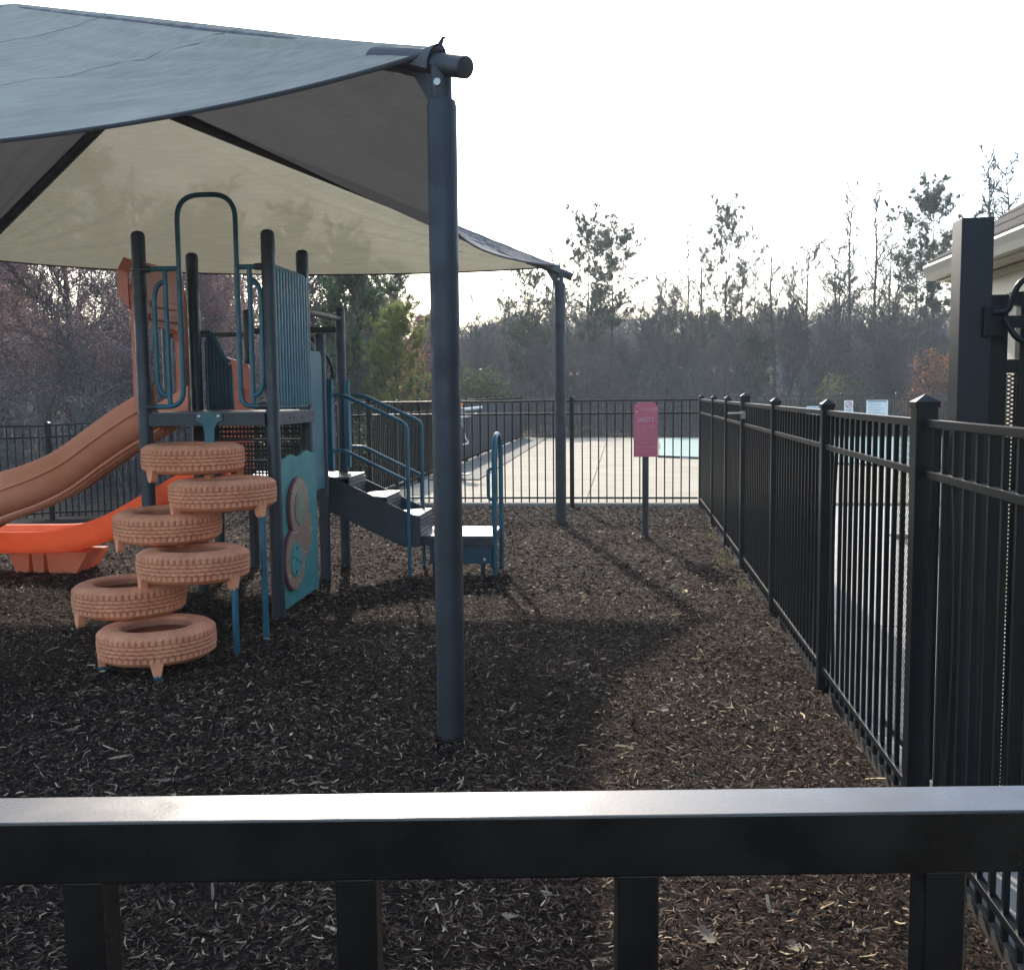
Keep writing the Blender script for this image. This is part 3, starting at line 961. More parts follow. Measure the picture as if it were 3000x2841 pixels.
# bubble play panel under the deck
XB = -2.50
wave = [(7.275, 1.192), (7.34, 1.19), (7.42, 1.203), (7.49, 1.214), (7.56, 1.206), (7.64, 1.190), (7.72, 1.192), (7.80, 1.212), (7.88, 1.224), (7.96, 1.212), (8.04, 1.198), (8.13, 1.20)]
wave = [(p.x, p.y) for p in spline([(u, v, 0) for u, v in wave], 5)]
poly = wave + [(8.13, 0.085), (7.275, 0.07)]
bubp = PS.part('bubble_panel', MB().prism(poly, 0.018, lambda u, v, w: (XB - 0.018 + w, u, v)), 'teal', label='teal board panel with wavy top and round bubble windows')


def blob(c_list, grow, n=72):
    """outline of the union of circles seen from an inside point, as polar max distance"""
    out = []
    cy, cz = 7.53, 0.60
    N = 240
    pts = []
    for k in range(N):
        a = 2 * math.pi * k / N
        d = 0
        for (y, z, r) in c_list:
            dy, dz = y - cy, z - cz
            b = dy * math.cos(a) + dz * math.sin(a)
            disc = (r + grow) ** 2 - (dy * dy + dz * dz - b * b)
            if disc > 0:
                d = max(d, b + math.sqrt(disc))
        pts.append((cy + d * math.cos(a), cz + d * math.sin(a)))
    return pts


CIRC = [(7.60, 0.80, 0.225), (7.70, 0.60, 0.19), (7.47, 0.42, 0.225)]
bl = PS.part('bubble_rim', MB().prism(blob(CIRC, 0.012), 0.022, lambda u, v, w: (XB + 0.001 + w, u, v)), 'maroon', parent=bubp, label='maroon edged tan bubble shape')
PS.part('bubble_face', MB().prism(blob(CIRC, 0.0), 0.006, lambda u, v, w: (XB + 0.024 + w, u, v)), 'tan', parent=bubp)
disc = lambda y, z, r, x: MB().lathe([(0, x), (r, x), (r, x + 0.004), (0, x + 0.004)], 36, (0, y, z), axis='X')
PS.part('bubble_window', disc(7.60, 0.80, 0.135, XB + 0.031), 'olive', parent=bubp)
PS.part('bubble_window', disc(7.475, 0.415, 0.132, XB + 0.031), 'teal', parent=bubp)
for (dy, dz) in ((0.01, 0.09), (-0.075, 0.03), (0.0, 0.0), (0.075, -0.03), (-0.02, -0.09)):
    PS.part('drop_slot', MB().lathe([(0, 0), (0.012, 0), (0.012, 0.003), (0, 0.003)], 10, (XB + 0.0352, 7.475 + dy, 0.415 + dz), axis='X'), 'joint', parent=bubp)
rim = blob(CIRC, -0.024)
for k in range(0, 240, 14):
    u, v = rim[k]
    PS.part('rivet', MB().lathe([(0, 0.008), (0.006, 0.006), (0.010, 0.0)], 8, (XB + 0.030, u, v), axis='X'), 'bolt', parent=bubp)
for z in (1.06, 0.22):
    PS.part('panel_clamp', MB().lathe([(0, -0.03), (0.045, -0.03), (0.045, 0.01), (0.03, 0.03), (0, 0.034)], 14, (XR - 0.03, YB - 0.05, z), axis='X'), 'post', parent=bubp)

# teal board between the tower and the rear deck, with blue grab paddles at the step entry
PS.part('side_board', MB().prism([(8.28, 0.85), (8.70, 0.85), (8.70, 1.98), (8.66, 2.03), (8.28, 2.03)], 0.02, lambda u, v, w: (-2.62 + w, u, v)), 'tealdark')
for (yc) in (8.86, 9.42):
    pts = [(yc - 0.02, 0.98), (yc - 0.045, 1.2), (yc - 0.05, 1.5), (yc - 0.02, 1.80), (yc + 0.02, 1.80), (yc + 0.05, 1.5), (yc + 0.045, 1.2), (yc + 0.02, 0.98)]
    PS.part('grab_paddle', MB().prism(pts, 0.045, lambda u, v, w: (-2.60 + w, u, v)), 'blue')
# ribbed wedge panel behind the deck
wp = MB().prism([(-3.48, 1.545), (-3.48, 2.10), (-3.45, 2.17), (-3.41, 2.17), (-3.295, 1.935), (-3.275, 1.925), (-3.255, 1.88), (-3.245, 1.545)], 0.03, lambda u, v, w: (u, 8.30 + w, v))
wpo = PS.part('wedge_panel', wp, 'darkblue')
for k in range(7):
    x = -3.455 + k * 0.033
    zt = min(2.13, 2.13 - max(0, (x + 3.40)) * 1.45)
    PS.part('rib', MB().tube([(x, 8.298, 1.55), (x, 8.298, zt)], 0.010, 6), 'darkblue', parent=wpo)
PS.part('wedge_rail', MB().tube(rounded([(-3.50, 8.28, 2.19), (-3.41, 8.28, 2.19), (-3.29, 8.28, 1.955), (-3.25, 8.28, 1.945)], 0.04, 4), 0.014, 8), 'blue')
# rear overhead beams and arch climber
PS.part('cross_beam', MB().tube([(-3.55, 9.50, 2.27), (-2.65, 9.50, 2.27)], 0.028, 10).tube([(-4.36, 9.50, 2.24), (-3.55, 9.50, 2.24)], 0.022, 10), 'post')
PS.part('cross_beam', MB().tube([(-2.60, 8.22, 2.345), (-2.65, 9.48, 2.37)], 0.026, 10), 'post')
for off in (0.0, 0.10):
    pts = [(-2.95 + off, 9.60 + 0.30 * math.sin(a), 1.55 + 0.75 * math.cos(a)) for a in np.linspace(-0.2, 2.2, 14)]
    PS.part('arch_climber', MB().tube(spline([(-3.45, 9.62, 2.32), (-3.18 + off, 9.62, 2.26), (-3.00 + off, 9.66, 2.12), (-2.93 + off, 9.8, 1.94), (-2.98 + off, 9.95, 1.76), (-3.08 + off, 10.0, 1.45), (-3.12 + off, 10.02, -0.04)], 5), 0.016, 8), 'post')
PS.part('brace_tube', MB().tube([(-3.38, 9.70, 2.22), (-3.20, 9.75, 1.75), (-3.15, 9.8, 0.0)], 0.017, 8).tube([(-2.98, 9.6, 2.0), (-3.12, 9.6, 1.86), (-3.0, 9.6, 1.72), (-2.85, 9.6, 1.7)], 0.014, 8), 'post')
PS.part('hand_loop', MB().tube(rounded([(-3.66, 8.34, 2.16), (-3.72, 8.34, 1.95), (-3.70, 8.34, 1.86), (-3.55, 8.34, 1.84)], 0.05, 4), 0.014, 8), 'post')

# hood of the tall slide, on the left side of the tower
HX = XL - 0.05
ho = []
hi = []
outer = [(7.26, 1.55), (7.26, 2.44), (7.32, 2.58), (7.50, 2.66), (7.90, 2.66), (8.08, 2.58), (8.14, 2.44), (8.14, 1.55)]
inner = [(7.40, 1.55), (7.40, 2.10), (7.44, 2.16), (7.52, 2.19), (7.88, 2.19), (7.96, 2.16), (8.00, 2.10), (8.00, 1.55)]
hm = MB()
n = len(outer)
for d0, d1 in ((0.0, 0.05),):
    vs = [(HX - d0, u, v) for u, v in outer] + [(HX - d0, u, v) for u, v in inner] + [(HX - d1, u, v) for u, v in outer] + [(HX - d1, u, v) for u, v in inner]
    fs = []
    for i in range(n - 1):
        fs += [(i, i + 1, n + i + 1, n + i), (2 * n + i, 3 * n + i, 3 * n + i + 1, 2 * n + i + 1), (i, 2 * n + i, 2 * n + i + 1, i + 1), (n + i, n + i + 1, 3 * n + i + 1, 3 * n + i)]
    fs += [(0, n, 3 * n, 2 * n), (n - 1, 3 * n - 1, 4 * n - 1, 2 * n - 1)]
    hm.add(vs, fs)
hood = PS.part('slide_hood', hm, 'hood', label='red orange hood over the tall slide')
ribm = MB()
for (u0, u1, z) in ((7.42, 7.98, 2.26), (7.50, 7.90, 2.36)):
    ribm.box((HX + 0.012, (u0 + u1) / 2, z), (0.03, u1 - u0, 0.05), ch=0.012)
PS.part('hood_rib', ribm, 'hood', parent=hood)
# visor of the hood leaning out over the slide
VP = [(7.24, 2.30), (7.24, 2.56), (7.34, 2.66), (8.06, 2.66), (8.14, 2.56), (8.14, 2.30)]
vis = MB()
vis.grid([[(HX - 0.05, y, z) for y, z in VP], [(HX - 0.125, y, z + (0.03 if z > 2.5 else 0.10)) for y, z in VP]])
vo = PS.part('hood_visor', vis, 'hood', parent=hood)
mdf = vo.modifiers.new('thick', 'SOLIDIFY')
mdf.thickness = 0.025
for z in (1.70, 1.95, 2.2, 2.45):
    PS.part('hood_bolt', MB().lathe([(0, 0.012), (0.010, 0.010), (0.014, 0.0)], 8, (HX + 0.001, 8.10, z), axis='X'), 'bolt', parent=hood)


def slide(path, width, depth, m, name, label, wall=0.028, flat=0.5):
    """trough swept along a path of (x, y, z_bottom); profile across y"""
    # closed profile: outer U then inner U
    prof_o, prof_i = [], []
    for k in range(17):
        a = math.pi * k / 16
        prof_o.append((-math.cos(a) * width / 2, -(math.sin(a) ** flat) * depth + depth))
    for k in range(17):
        a = math.pi * k / 16
        prof_i.append((-math.cos(a) * (width / 2 - wall), -(math.sin(a) ** flat) * (depth - wall) + depth))
    lip = 0.018
    prof = [(prof_o[0][0] - lip, depth + 0.004), (prof_o[0][0] - lip, depth - 0.03)] + [(p[0], p[1]) for p in prof_o[1:-1]] + [(prof_o[-1][0] + lip, depth - 0.03), (prof_o[-1][0] + lip, depth + 0.004)] + [(p[0], p[1]) for p in reversed(prof_i)]
    P = [Vector(p) for p in path]
    rows = []
    for i, p in enumerate(P):
        t = (P[min(i + 1, len(P) - 1)] - P[max(i - 1, 0)])
        th = Vector((t.x, t.y, 0)).normalized()
        side = Vector((-th.y, th.x, 0))
        upv = Vector((0, 0, 1))
        rows.append([p + side * u + upv * v for u, v in prof])
    mb = MB()
    nr, npf = len(rows), len(prof)
    vs = [q for r in rows for q in r]
    fs = [(i * npf + j, i * npf + (j + 1) % npf, (i + 1) * npf + (j + 1) % npf, (i + 1) * npf + j) for i in range(nr - 1) for j in range(npf)]
    fs += [tuple(reversed(range(npf))), tuple((nr - 1) * npf + j for j in range(npf))]
    mb.add(vs, fs)
    mb.smooth = True
    return PS.part(name, mb, m, label=label)


pth = spline([(-3.50, 7.70, 1.40), (-3.62, 7.70, 1.335), (-3.80, 7.70, 1.235), (-4.02, 7.70, 1.095), (-4.27, 7.70, 0.93), (-4.52, 7.70, 0.815), (-4.78, 7.72, 0.73), (-5.1, 7.80, 0.62), (-5.5, 7.98, 0.45), (-5.9, 8.2, 0.30), (-6.4, 8.5, 0.24)])
s1 = slide(pth, 0.62, 0.345, 'slide', 'slide', 'tall faded orange slide curving down to the left')
PS.part('slide_seam', MB().tube([p + Vector((0, -0.325, 0.225)) for p in pth], 0.006, 6), 'slide', parent=s1)
for dz, dy in ((0.028, -0.24), (0.012, -0.17), (0.004, -0.10)):
    PS.part('slide_rib', MB().tube([p + Vector((0, dy, dz - 0.012)) for p in pth], 0.012, 6), 'slide', parent=s1)
PS.part('slide_leg', MB().tube([(-6.0, 8.26, 0.3), (-6.0, 8.26, -0.05)], 0.03, 8), 'post', parent=s1)
# short bright slide behind
pth2 = spline([(-3.62, 9.28, 0.88), (-3.95, 9.28, 0.76), (-4.3, 9.28, 0.585), (-4.74, 9.28, 0.35), (-5.06, 9.28, 0.235), (-5.36, 9.28, 0.175), (-5.86, 9.28, 0.165), (-6.5, 9.28, 0.16)])
s2 = slide(pth2, 0.58, 0.235, 'slide2', 'slide', 'short bright orange slide lit by the sun', flat=0.35)
ft = MB()
for k, (x0, x1) in enumerate(((-5.78, -5.62), (-5.60, -5.47), (-5.45, -5.15))):
    ft.prism([(x0 + 0.02, 0.0), (x1 - 0.01, 0.0), (x1 + (0.12 if k == 2 else 0), 0.20), (x0 - (0.05 if k == 0 else 0), 0.20)], 0.40, lambda u, v, w: (u, 9.09 + w, v))
PS.part('slide_foot', ft, 'slide2', parent=s2)
hm2 = MB().prism([(-3.78, 0.95), (-3.50, 0.95), (-3.495, 1.90), (-3.52, 1.955), (-3.78, 2.04)], 0.04, lambda u, v, w: (u, 9.38 + w, v))
hm2.box((-3.60, 9.372, 1.66), (0.09, 0.03, 0.14), ch=0.012).box((-3.60, 9.372, 1.40), (0.12, 0.03, 0.22), ch=0.012)
PS.part('slide_hood', hm2, 'hood', label='small orange hood seen through the tower')

# steps to the rear deck: two stringers, treads, landing, hand rails
st = PS.part('stair_stringer', MB().prism([(-2.66, 0.93), (-2.60, 0.93), (-1.86, 0.585), (-1.80, 0.57), (-1.80, 0.30), (-1.96, 0.30), (-2.60, 0.60), (-2.66, 0.62)], 0.012, lambda u, v, w: (u, 8.92 + w, v)), 'steel')
PS.part('stair_stringer', MB().prism([(-2.66, 0.93), (-2.60, 0.93), (-1.86, 0.585), (-1.80, 0.57), (-1.80, 0.30), (-1.96, 0.30), (-2.60, 0.60), (-2.66, 0.62)], 0.012, lambda u, v, w: (u, 9.50 + w, v)), 'steel')
for (x0, x1, z) in ((-2.66, -2.44, 0.915), (-2.36, -2.10, 0.74), (-2.06, -1.80, 0.572)):
    PS.part('step_tread', MB().box(((x0 + x1) / 2, 9.217, z), (x1 - x0, 0.566, 0.022), ch=0.004), 'steptread')
    rs = PS.part('riser', MB().box((x1 - 0.006, 9.217, z - 0.10), (0.012, 0.566, 0.17), ch=0.002), 'steptread')
    for k in range(4):
        PS.part('riser_rib', MB().box((x1 + 0.003, 9.217, z - 0.035 - 0.038 * k), (0.010, 0.54, 0.014)), 'steel', parent=rs)
pl = PS.part('transfer_platform', MB().box((-1.49, 9.33, 0.382), (0.66, 0.66, 0.02), ch=0.006), 'steptread')
PS.part('platform_skirt', MB().box((-1.49, 9.01, 0.335), (0.66, 0.018, 0.075), ch=0.003).box((-1.49, 9.65, 0.335), (0.66, 0.018, 0.075)).box((-1.17, 9.33, 0.335), (0.018, 0.62, 0.075)), 'steel', parent=pl)
PS.part('platform_board', MB().box((-1.46, 9.04, 0.215), (0.56, 0.02, 0.17), ch=0.004), 'darkblue', parent=pl)
for x in (-1.68, -1.50, -1.24):
    PS.part('bolt', MB().lathe([(0, 0), (0.016, 0), (0.014, 0.008), (0, 0.010)], 10, (x, 9.03, 0.17), axis='Y').lathe([(0, -0.012), (0.014, -0.01), (0.016, 0.0)], 10, (x, 9.028, 0.17), axis='Y'), 'bolt', parent=pl)
for (x, y) in ((-1.75, 9.60), (-1.24, 9.60), (-1.70, 9.06), (-1.26, 9.06)):
    PS.part('platform_leg', MB().tube([(x, y, 0.32), (x, y, -0.05)], 0.022, 8), 'steel', parent=pl)
for y in (8.90, 9.56):
    x0 = -2.60
    hr = PS.part('hand_rail', MB().tube(rounded([(x0, y, 1.655), (-2.47, y, 1.655), (-1.90, y, 1.395), (-1.90, y, -0.05)], 0.06, 5), 0.017, 10), 'blue')
    PS.part('mid_rail', MB().tube(rounded([(x0, y, 1.165), (-2.47, y, 1.165), (-1.90, y, 0.885)], 0.05, 4), 0.015, 10), 'blue', parent=hr)
for (y, top) in ((9.10, 1.285),):
    hoop = PS.part('entry_hoop', MB().tube(rounded([(-1.155, y, -0.05), (-1.155, y, top), (-1.155, y + 0.50, top), (-1.155, y + 0.50, -0.05)], 0.24, 10), 0.0225, 12), 'blue')
    PS.part('hoop_grip', MB().tube(rounded([(-1.175, y + 0.01, 0.70), (-1.21, y + 0.01, 0.72), (-1.21, y + 0.01, 0.975), (-1.17, y + 0.01, 0.99)], 0.03, 4), 0.016, 8), 'blue', parent=hoop)

# ------------------------------------------------------------------ stack of tyres (climber)
TR = 0.36
TYRES = [(-3.02, 6.94, 1.125), (-2.68, 6.62, 0.905), (-3.06, 6.58, 0.695), (-2.76, 6.28, 0.485), (-3.20, 6.28, 0.265), (-2.86, 5.94, 0.065)]
TH = 0.205


def tyre_mesh():
    """lying tyre with moulded grooves and sipes"""
    n = 168
    w = TH
    # outer profile bottom to top; bands between circumferential grooves
    prof = []
    prof.append((0.205, 0.030))
    prof.append((0.215, 0.012))
    prof.append((0.250, 0.002))
    prof.append((0.290, 0.003))
    prof.append((0.318, 0.012))
    prof.append((0.336, 0.026))
    bands = [(0.036, 0.063), (0.069, 0.087), (0.093, 0.111), (0.117, 0.135), (0.141, 0.168)]
    bi = []
    for k, (a, b) in enumerate(bands):
        zc = (a + b) / 2 / w * 2 - 1
        cr = 0.353 - 0.010 * zc * zc
        if k == 0:
            cr -= 0.002
        bi.append((len(prof), k))
        prof += [(cr, a), (cr + 0.0005, (a + b) / 2), (cr, b)]
        if k < 4:
            prof += [(cr - 0.011, b + 0.0012), (cr - 0.011, b + 0.0048)]
    prof += [(0.338, 0.180), (0.320, 0.193), (0.290, 0.203), (0.250, 0.204), (0.222, 0.196), (0.207, 0.178), (0.205, 0.150)]
    inn = [(0.235, 0.120), (0.27, 0.10), (0.235, 0.075), (0.205, 0.055)]
    prof = prof + inn
    m = len(prof)
    bandof = {}
    for s, k in bi:
        for q in range(3):
            bandof[s + q] = (k, q)
    vs, fs = [], []
    for k in range(n):
        a = 2 * math.pi * k / n
        for i, (r, z) in enumerate(prof):
            rr, aa = r, a
            if i in bandof:
                b, q = bandof[i]
                per = 3 if b in (0, 4) else 4
                ph = (k + (b * 2)) % per
                if ph == 0 and (b in (0, 4) or (q != 1)):
                    rr -= 0.0105 if b in (0, 4) else 0.0075
                if b not in (0, 4):
                    aa += 0.010 * (q - 1) * (1 if b % 2 else -1)
            vs.append((rr * math.cos(aa), rr * math.sin(aa), z))
    for k in range(n):
        l = (k + 1) % n
        for i in range(m):
            j = (i + 1) % m
            fs.append((k * m + i, l * m + i, l * m + j, k * m + j))
    mb = MB().add(vs, fs)
    mb.smooth = True
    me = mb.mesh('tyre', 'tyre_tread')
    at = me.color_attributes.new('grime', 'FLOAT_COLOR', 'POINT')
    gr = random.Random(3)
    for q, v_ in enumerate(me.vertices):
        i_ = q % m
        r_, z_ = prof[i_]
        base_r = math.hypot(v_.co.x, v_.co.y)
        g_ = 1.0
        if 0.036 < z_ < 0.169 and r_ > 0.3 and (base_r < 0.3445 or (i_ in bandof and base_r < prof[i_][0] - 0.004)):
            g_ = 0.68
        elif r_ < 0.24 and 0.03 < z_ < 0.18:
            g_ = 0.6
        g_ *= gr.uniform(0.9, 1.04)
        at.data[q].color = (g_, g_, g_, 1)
    me.set_sharp_from_angle(angle=rad(28))
    return me


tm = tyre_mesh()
lug = MB()
lug.prism([(-0.040, 0.045), (0.040, 0.045), (0.024, -0.024), (0.011, -0.040), (-0.011, -0.040), (-0.024, -0.024)], 0.044, lambda u, v, w: (u, -0.022 + w, v))
lugm = lug.mesh('tyre_lug', 'tyre')
boltm = MB().lathe([(0, -0.010), (0.010, -0.008), (0.013, 0.0)], 10, (0, 0, 0), axis='Y').mesh('bolt', 'joint')
rimrail = MB().lathe([(0.206, 0.0), (0.216, 0.006), (0.206, 0.012)], 48).mesh('rim_ring', 'tyre')
ANG = [(2.2, 236, 40), (4.0, 219, 337), (1.2, 225, 60), (5.1, 222, 340), (2.9, 229, 80), (0.4, 200, 294)]
names = ['topmost tyre of the stack', 'second tyre from the top', 'third tyre from the top', 'fourth tyre from the top', 'fifth tyre from the top', 'lowest tyre of the stack']
for i, (x, y, z) in enumerate(TYRES):
    t = PS.inst('tyre', tm, (x, y, z), rot=(rnd.uniform(-0.015, 0.015), rnd.uniform(-0.02, 0.01), ANG[i][0]))
    tag(t, 'salmon painted ' + names[i])
    for adeg in ANG[i][1:]:
        a = rad(adeg)
        px, py = x + 0.325 * math.cos(a), y + 0.325 * math.sin(a)
        R = (Matrix.Rotation(ANG[i][0], 3, 'Z')).inverted()
        loc = R @ Vector((0.325 * math.cos(a), 0.325 * math.sin(a), -0.01))
        lg = link('tyre_lug', lugm, t, loc)
        lg.rotation_euler = (0, 0, a + math.pi / 2 - ANG[i][0])
# centre bolts/tubes that join the tyres, and the support legs
for (x, y, z0, z1) in ((-2.368, 6.495, 0.865, -0.05), (-2.448, 6.172, 0.45, -0.05), (-3.165, 5.825, 0.025, -0.06), (-2.728, 5.645, 0.025, -0.06), (-2.70, 6.9, 1.0, 1.10)):
    PS.part('support_leg', MB().tube([(x, y, z0), (x, y, z1)], 0.021 if z0 > 0.3 else 0.026, 12), 'blue')
for k in range(5):
    (xa, ya, za), (xb, yb2, zb) = TYRES[k], TYRES[k + 1]
    xm, ym = (xa + xb) / 2, (ya + yb2) / 2
    PS.part('tyre_bolt', MB().tube([(xm, ym, za + 0.01), (xm, ym, zb + TH - 0.02)], 0.03, 8), 'tyre')
tb = MB().prism([(-3.085, 1.535), (-2.89, 1.535), (-2.89, 1.485), (-2.93, 1.465), (-2.952, 1.42), (-2.955, 1.30), (-3.02, 1.30), (-3.022, 1.42), (-3.045, 1.465), (-3.085, 1.485)], 0.014, lambda u, v, w: (u, YF - 0.062 + w, v))
tbo = PS.part('tyre_bracket', tb, 'tealdark', label='teal T shaped bracket holding the top tyre to the deck')
for x in (-3.06, -2.915):
    PS.part('bolt', MB().lathe([(0, -0.010), (0.012, -0.008), (0.017, 0.0)], 10, (x, YF - 0.0625, 1.512), axis='Y'), 'bolt', parent=tbo)

# ------------------------------------------------------------------ pink safety sign
SG = Thing('safety_sign', (0.245, 11.44, 0), 'pink safety sign with rounded top on a dark post by the fence', 'sign')
SG.part('sign_post', MB().lathe([(0, -0.05), (0.036, -0.05), (0.036, 1.30), (0, 1.30)], 16, (0.245, 11.49, 0)), 'column')
w, h0, h1 = 0.132, 0.94, 1.545
o = [(-w, h0), (w, h0), (w, h1 - 0.075)]
o += [(w - 0.075 + 0.075 * math.cos(a), h1 - 0.075 + 0.075 * math.sin(a)) for a in np.linspace(0, math.pi / 2, 7)][1:]
o += [(-w + 0.075 + 0.075 * math.cos(a), h1 - 0.075 + 0.075 * math.sin(a)) for a in np.linspace(math.pi / 2, math.pi, 7)]
sb = SG.part('sign_board', MB().prism(o, 0.022, lambda u, v, t: (0.245 + u, 11.43 + t, v)), 'pinksign')


def text(T, body, size, x, y, z, m, parent, ext=0.001, rotz=0.0, sx=1.0):
    cu = bpy.data.curves.new('lettering', 'FONT')
    cu.body = body
    cu.size = size
    cu.extrude = ext
    cu.align_x = 'CENTER'
    ob = bpy.data.objects.new('tmp', cu)
    C.objects.link(ob)
    dg = bpy.context.evaluated_depsgraph_get()
    me = bpy.data.meshes.new_from_object(ob.evaluated_get(dg))
    bpy.data.objects.remove(ob)
    me.transform(Matrix.Scale(sx, 4, (1, 0, 0)))
    me.transform(Matrix.Rotation(math.pi / 2, 4, 'X'))
    me.transform(Matrix.Rotation(rotz, 4, 'Z'))
    me.materials.clear()
    me.materials.append(MT[m])
    return link('lettering', me, parent, Vector((x, y, z)) - T.o)


text(SG, 'PLAYLAND', 0.050, 0.288, 11.4285, 1.448, 'signtext', sb, sx=0.72)
text(SG, 'SAFETY', 0.078, 0.243, 11.4285, 1.325, 'signtext', sb, sx=0.72)
lg = MB().tube(arc((0.160, 1.475), 0.024, -0.9, 2.6, 12, lambda u, v: (u, 11.4285, v)), 0.0022, 5)
SG.part('logo', lg, 'signtext', parent=sb)
SG.part('logo', MB().prism([(0.133, 1.452), (0.145, 1.455), (0.162, 1.436), (0.158, 1.424), (0.146, 1.428)], 0.002, lambda u, v, t: (u, 11.4275 + t, v)), 'signtext', parent=sb)
dash = MB()
for row, z in enumerate((1.285, 1.262, 1.235, 1.212, 1.178, 1.155, 1.125, 1.10, 1.06, 1.035, 1.0)):
    x = 0.14 + 0.02 * (row % 3 == 1)
    while x < 0.345 - 0.02 * (row % 4 == 2):
        L = rnd.uniform(0.006, 0.018)
        dash.box((x + L / 2, 11.4292, z + rnd.uniform(-0.0015, 0.0015)), (L, 0.001, 0.004))
        x += L + rnd.uniform(0.006, 0.014)
SG.part('faded_text_line', dash, 'signtext', parent=sb)
for z in (1.408, 1.095):
    SG.part('bolt', MB().lathe([(0, -0.008), (0.008, -0.006), (0.011, 0.0)], 10, (0.245, 11.4295, z), axis='Y'), 'bolt', parent=sb)

# ------------------------------------------------------------------ signs on the far pool fence
def board(name, label, x0, x1, z0, z1, y=36.40):
    T = Thing(name, ((x0 + x1) / 2, y, z0), label, 'sign', 'notices on the far pool fence')
    b = T.part('board', MB().box(((x0 + x1) / 2, y, (z0 + z1) / 2), (x1 - x0, 0.012, z1 - z0)), 'signwhite')
    return T, b


T, b = board('notice_board', 'small white no diving notice with red circle on the pool fence', 7.56, 7.86, 0.82, 1.29)
T.part('red_circle', MB().tube([(7.71 + 0.10 * math.cos(a), 36.385, 1.14 + 0.10 * math.sin(a)) for a in np.linspace(0, 2 * math.pi, 25)][:-1], 0.013, 6, closed=True).bar((7.64, 36.385, 1.07), (7.78, 36.385, 1.21), 0.012, 0.02), 'signred', parent=b)
T.part('diver_figure', MB().tube([(7.66, 36.386, 1.10), (7.71, 36.386, 1.15), (7.76, 36.386, 1.13)], 0.012, 6), 'signgrey', parent=b)
T.part('text_line', MB().box((7.71, 36.391, 0.97), (0.22, 0.004, 0.03)).box((7.71, 36.391, 0.91), (0.16, 0.004, 0.03)), 'signgrey', parent=b)
T, b = board('notice_board', 'large white pool rules notice with lines of print on the far fence', 8.30, 9.02, 0.70, 1.29)
T.part('header', MB().box((8.66, 36.391, 1.25), (0.62, 0.004, 0.035)), 'signblue', parent=b)
tl = MB()
for k in range(8):
    L = 0.30 + 0.28 * rnd.random()
    tl.box((8.37 + L / 2, 36.391, 1.18 - 0.055 * k), (L, 0.004, 0.012))
T.part('text_line', tl, 'signgrey', parent=b)
T, b = board('notice_board', 'low white warning notice left of the no diving notice', 6.30, 6.88, 0.80, 1.10)
text(T, 'WARNING', 0.11, 6.59, 36.392, 1.00, 'signblue', b)
T, b = board('notice_board', 'narrow white notice with red letter just left of the fence post', 7.02, 7.22, 0.80, 1.13)
text(T, 'N', 0.17, 7.12, 36.392, 0.98, 'signred', b)

# ------------------------------------------------------------------ pool lift behind the column
PL = Thing('pool_lift', (-3.25, 20.0, 0.05), 'white pool lift arm half hidden behind the near canopy column', 'pool lift')
PL.part('mast', MB().box((-3.30, 20.0, 0.70), (0.10, 0.10, 1.30), ch=0.01), 'steel')
PL.part('base_plate', MB().box((-3.30, 20.0, 0.065), (0.55, 0.45, 0.04), ch=0.01), 'steel')
PL.part('upper_arm', MB().tube([(-3.28, 20.0, 1.335), (-2.78, 20.15, 1.385)], 0.026, 10), 'lift')
PL.part('lower_arm', MB().tube([(-3.28, 20.0, 1.17), (-2.88, 20.1, 1.255)], 0.020, 10), 'lift')
PL.part('motor', MB().prism([(-3.30, 1.25), (-3.10, 1.25), (-3.12, 1.36), (-3.22, 1.42), (-3.30, 1.42)], 0.14, lambda u, v, t: (u, 19.93 + t, v)), 'signgrey')
PL.part('beacon', MB().lathe([(0, 1.50), (0.03, 1.49), (0.035, 1.42), (0, 1.42)], 12, (-3.17, 19.98, 0)), 'amber')
PL.part('cable_loop', MB().tube(rounded([(-3.14, 19.95, 1.18), (-3.10, 19.95, 0.80), (-3.02, 19.95, 0.68), (-3.14, 19.95, 0.66)], 0.04, 4), 0.012, 8), 'lift')
PL.part('battery_box', MB().box((-3.16, 19.93, 1.10), (0.10, 0.12, 0.18), ch=0.01), 'signgrey')

# ------------------------------------------------------------------ plants
def segs_mesh(name, segs, m, sides=3):
    """segs: array (n, 8) of p0, p1, r0, r1 -> tapered prisms"""
    s = np.asarray(segs, dtype=np.float64)
    n = len(s)
    p0, p1, r0, r1 = s[:, 0:3], s[:, 3:6], s[:, 6:7], s[:, 7:8]
    d = p1 - p0
    d /= np.maximum(np.linalg.norm(d, axis=1, keepdims=True), 1e-9)
    ref = np.where(np.abs(d[:, 2:3]) > 0.9, np.array([[1.0, 0, 0]]), np.array([[0, 0, 1.0]]))
    a = np.cross(d, ref)
    a /= np.linalg.norm(a, axis=1, keepdims=True)
    b = np.cross(d, a)
    vs = np.empty((n, 2 * sides, 3))
    for k in range(sides):
        c, q = math.cos(2 * math.pi * k / sides), math.sin(2 * math.pi * k / sides)
        o = a * c + b * q
        vs[:, k] = p0 + o * r0
        vs[:, sides + k] = p1 + o * r1
    base = (np.arange(n) * 2 * sides)[:, None]
    quads = np.concatenate([base + np.array([[k, (k + 1) % sides, sides + (k + 1) % sides, sides + k]]) for k in range(sides)], axis=1).reshape(-1, 4)
    return np_mesh(name, vs.reshape(-1, 3), quads, m)


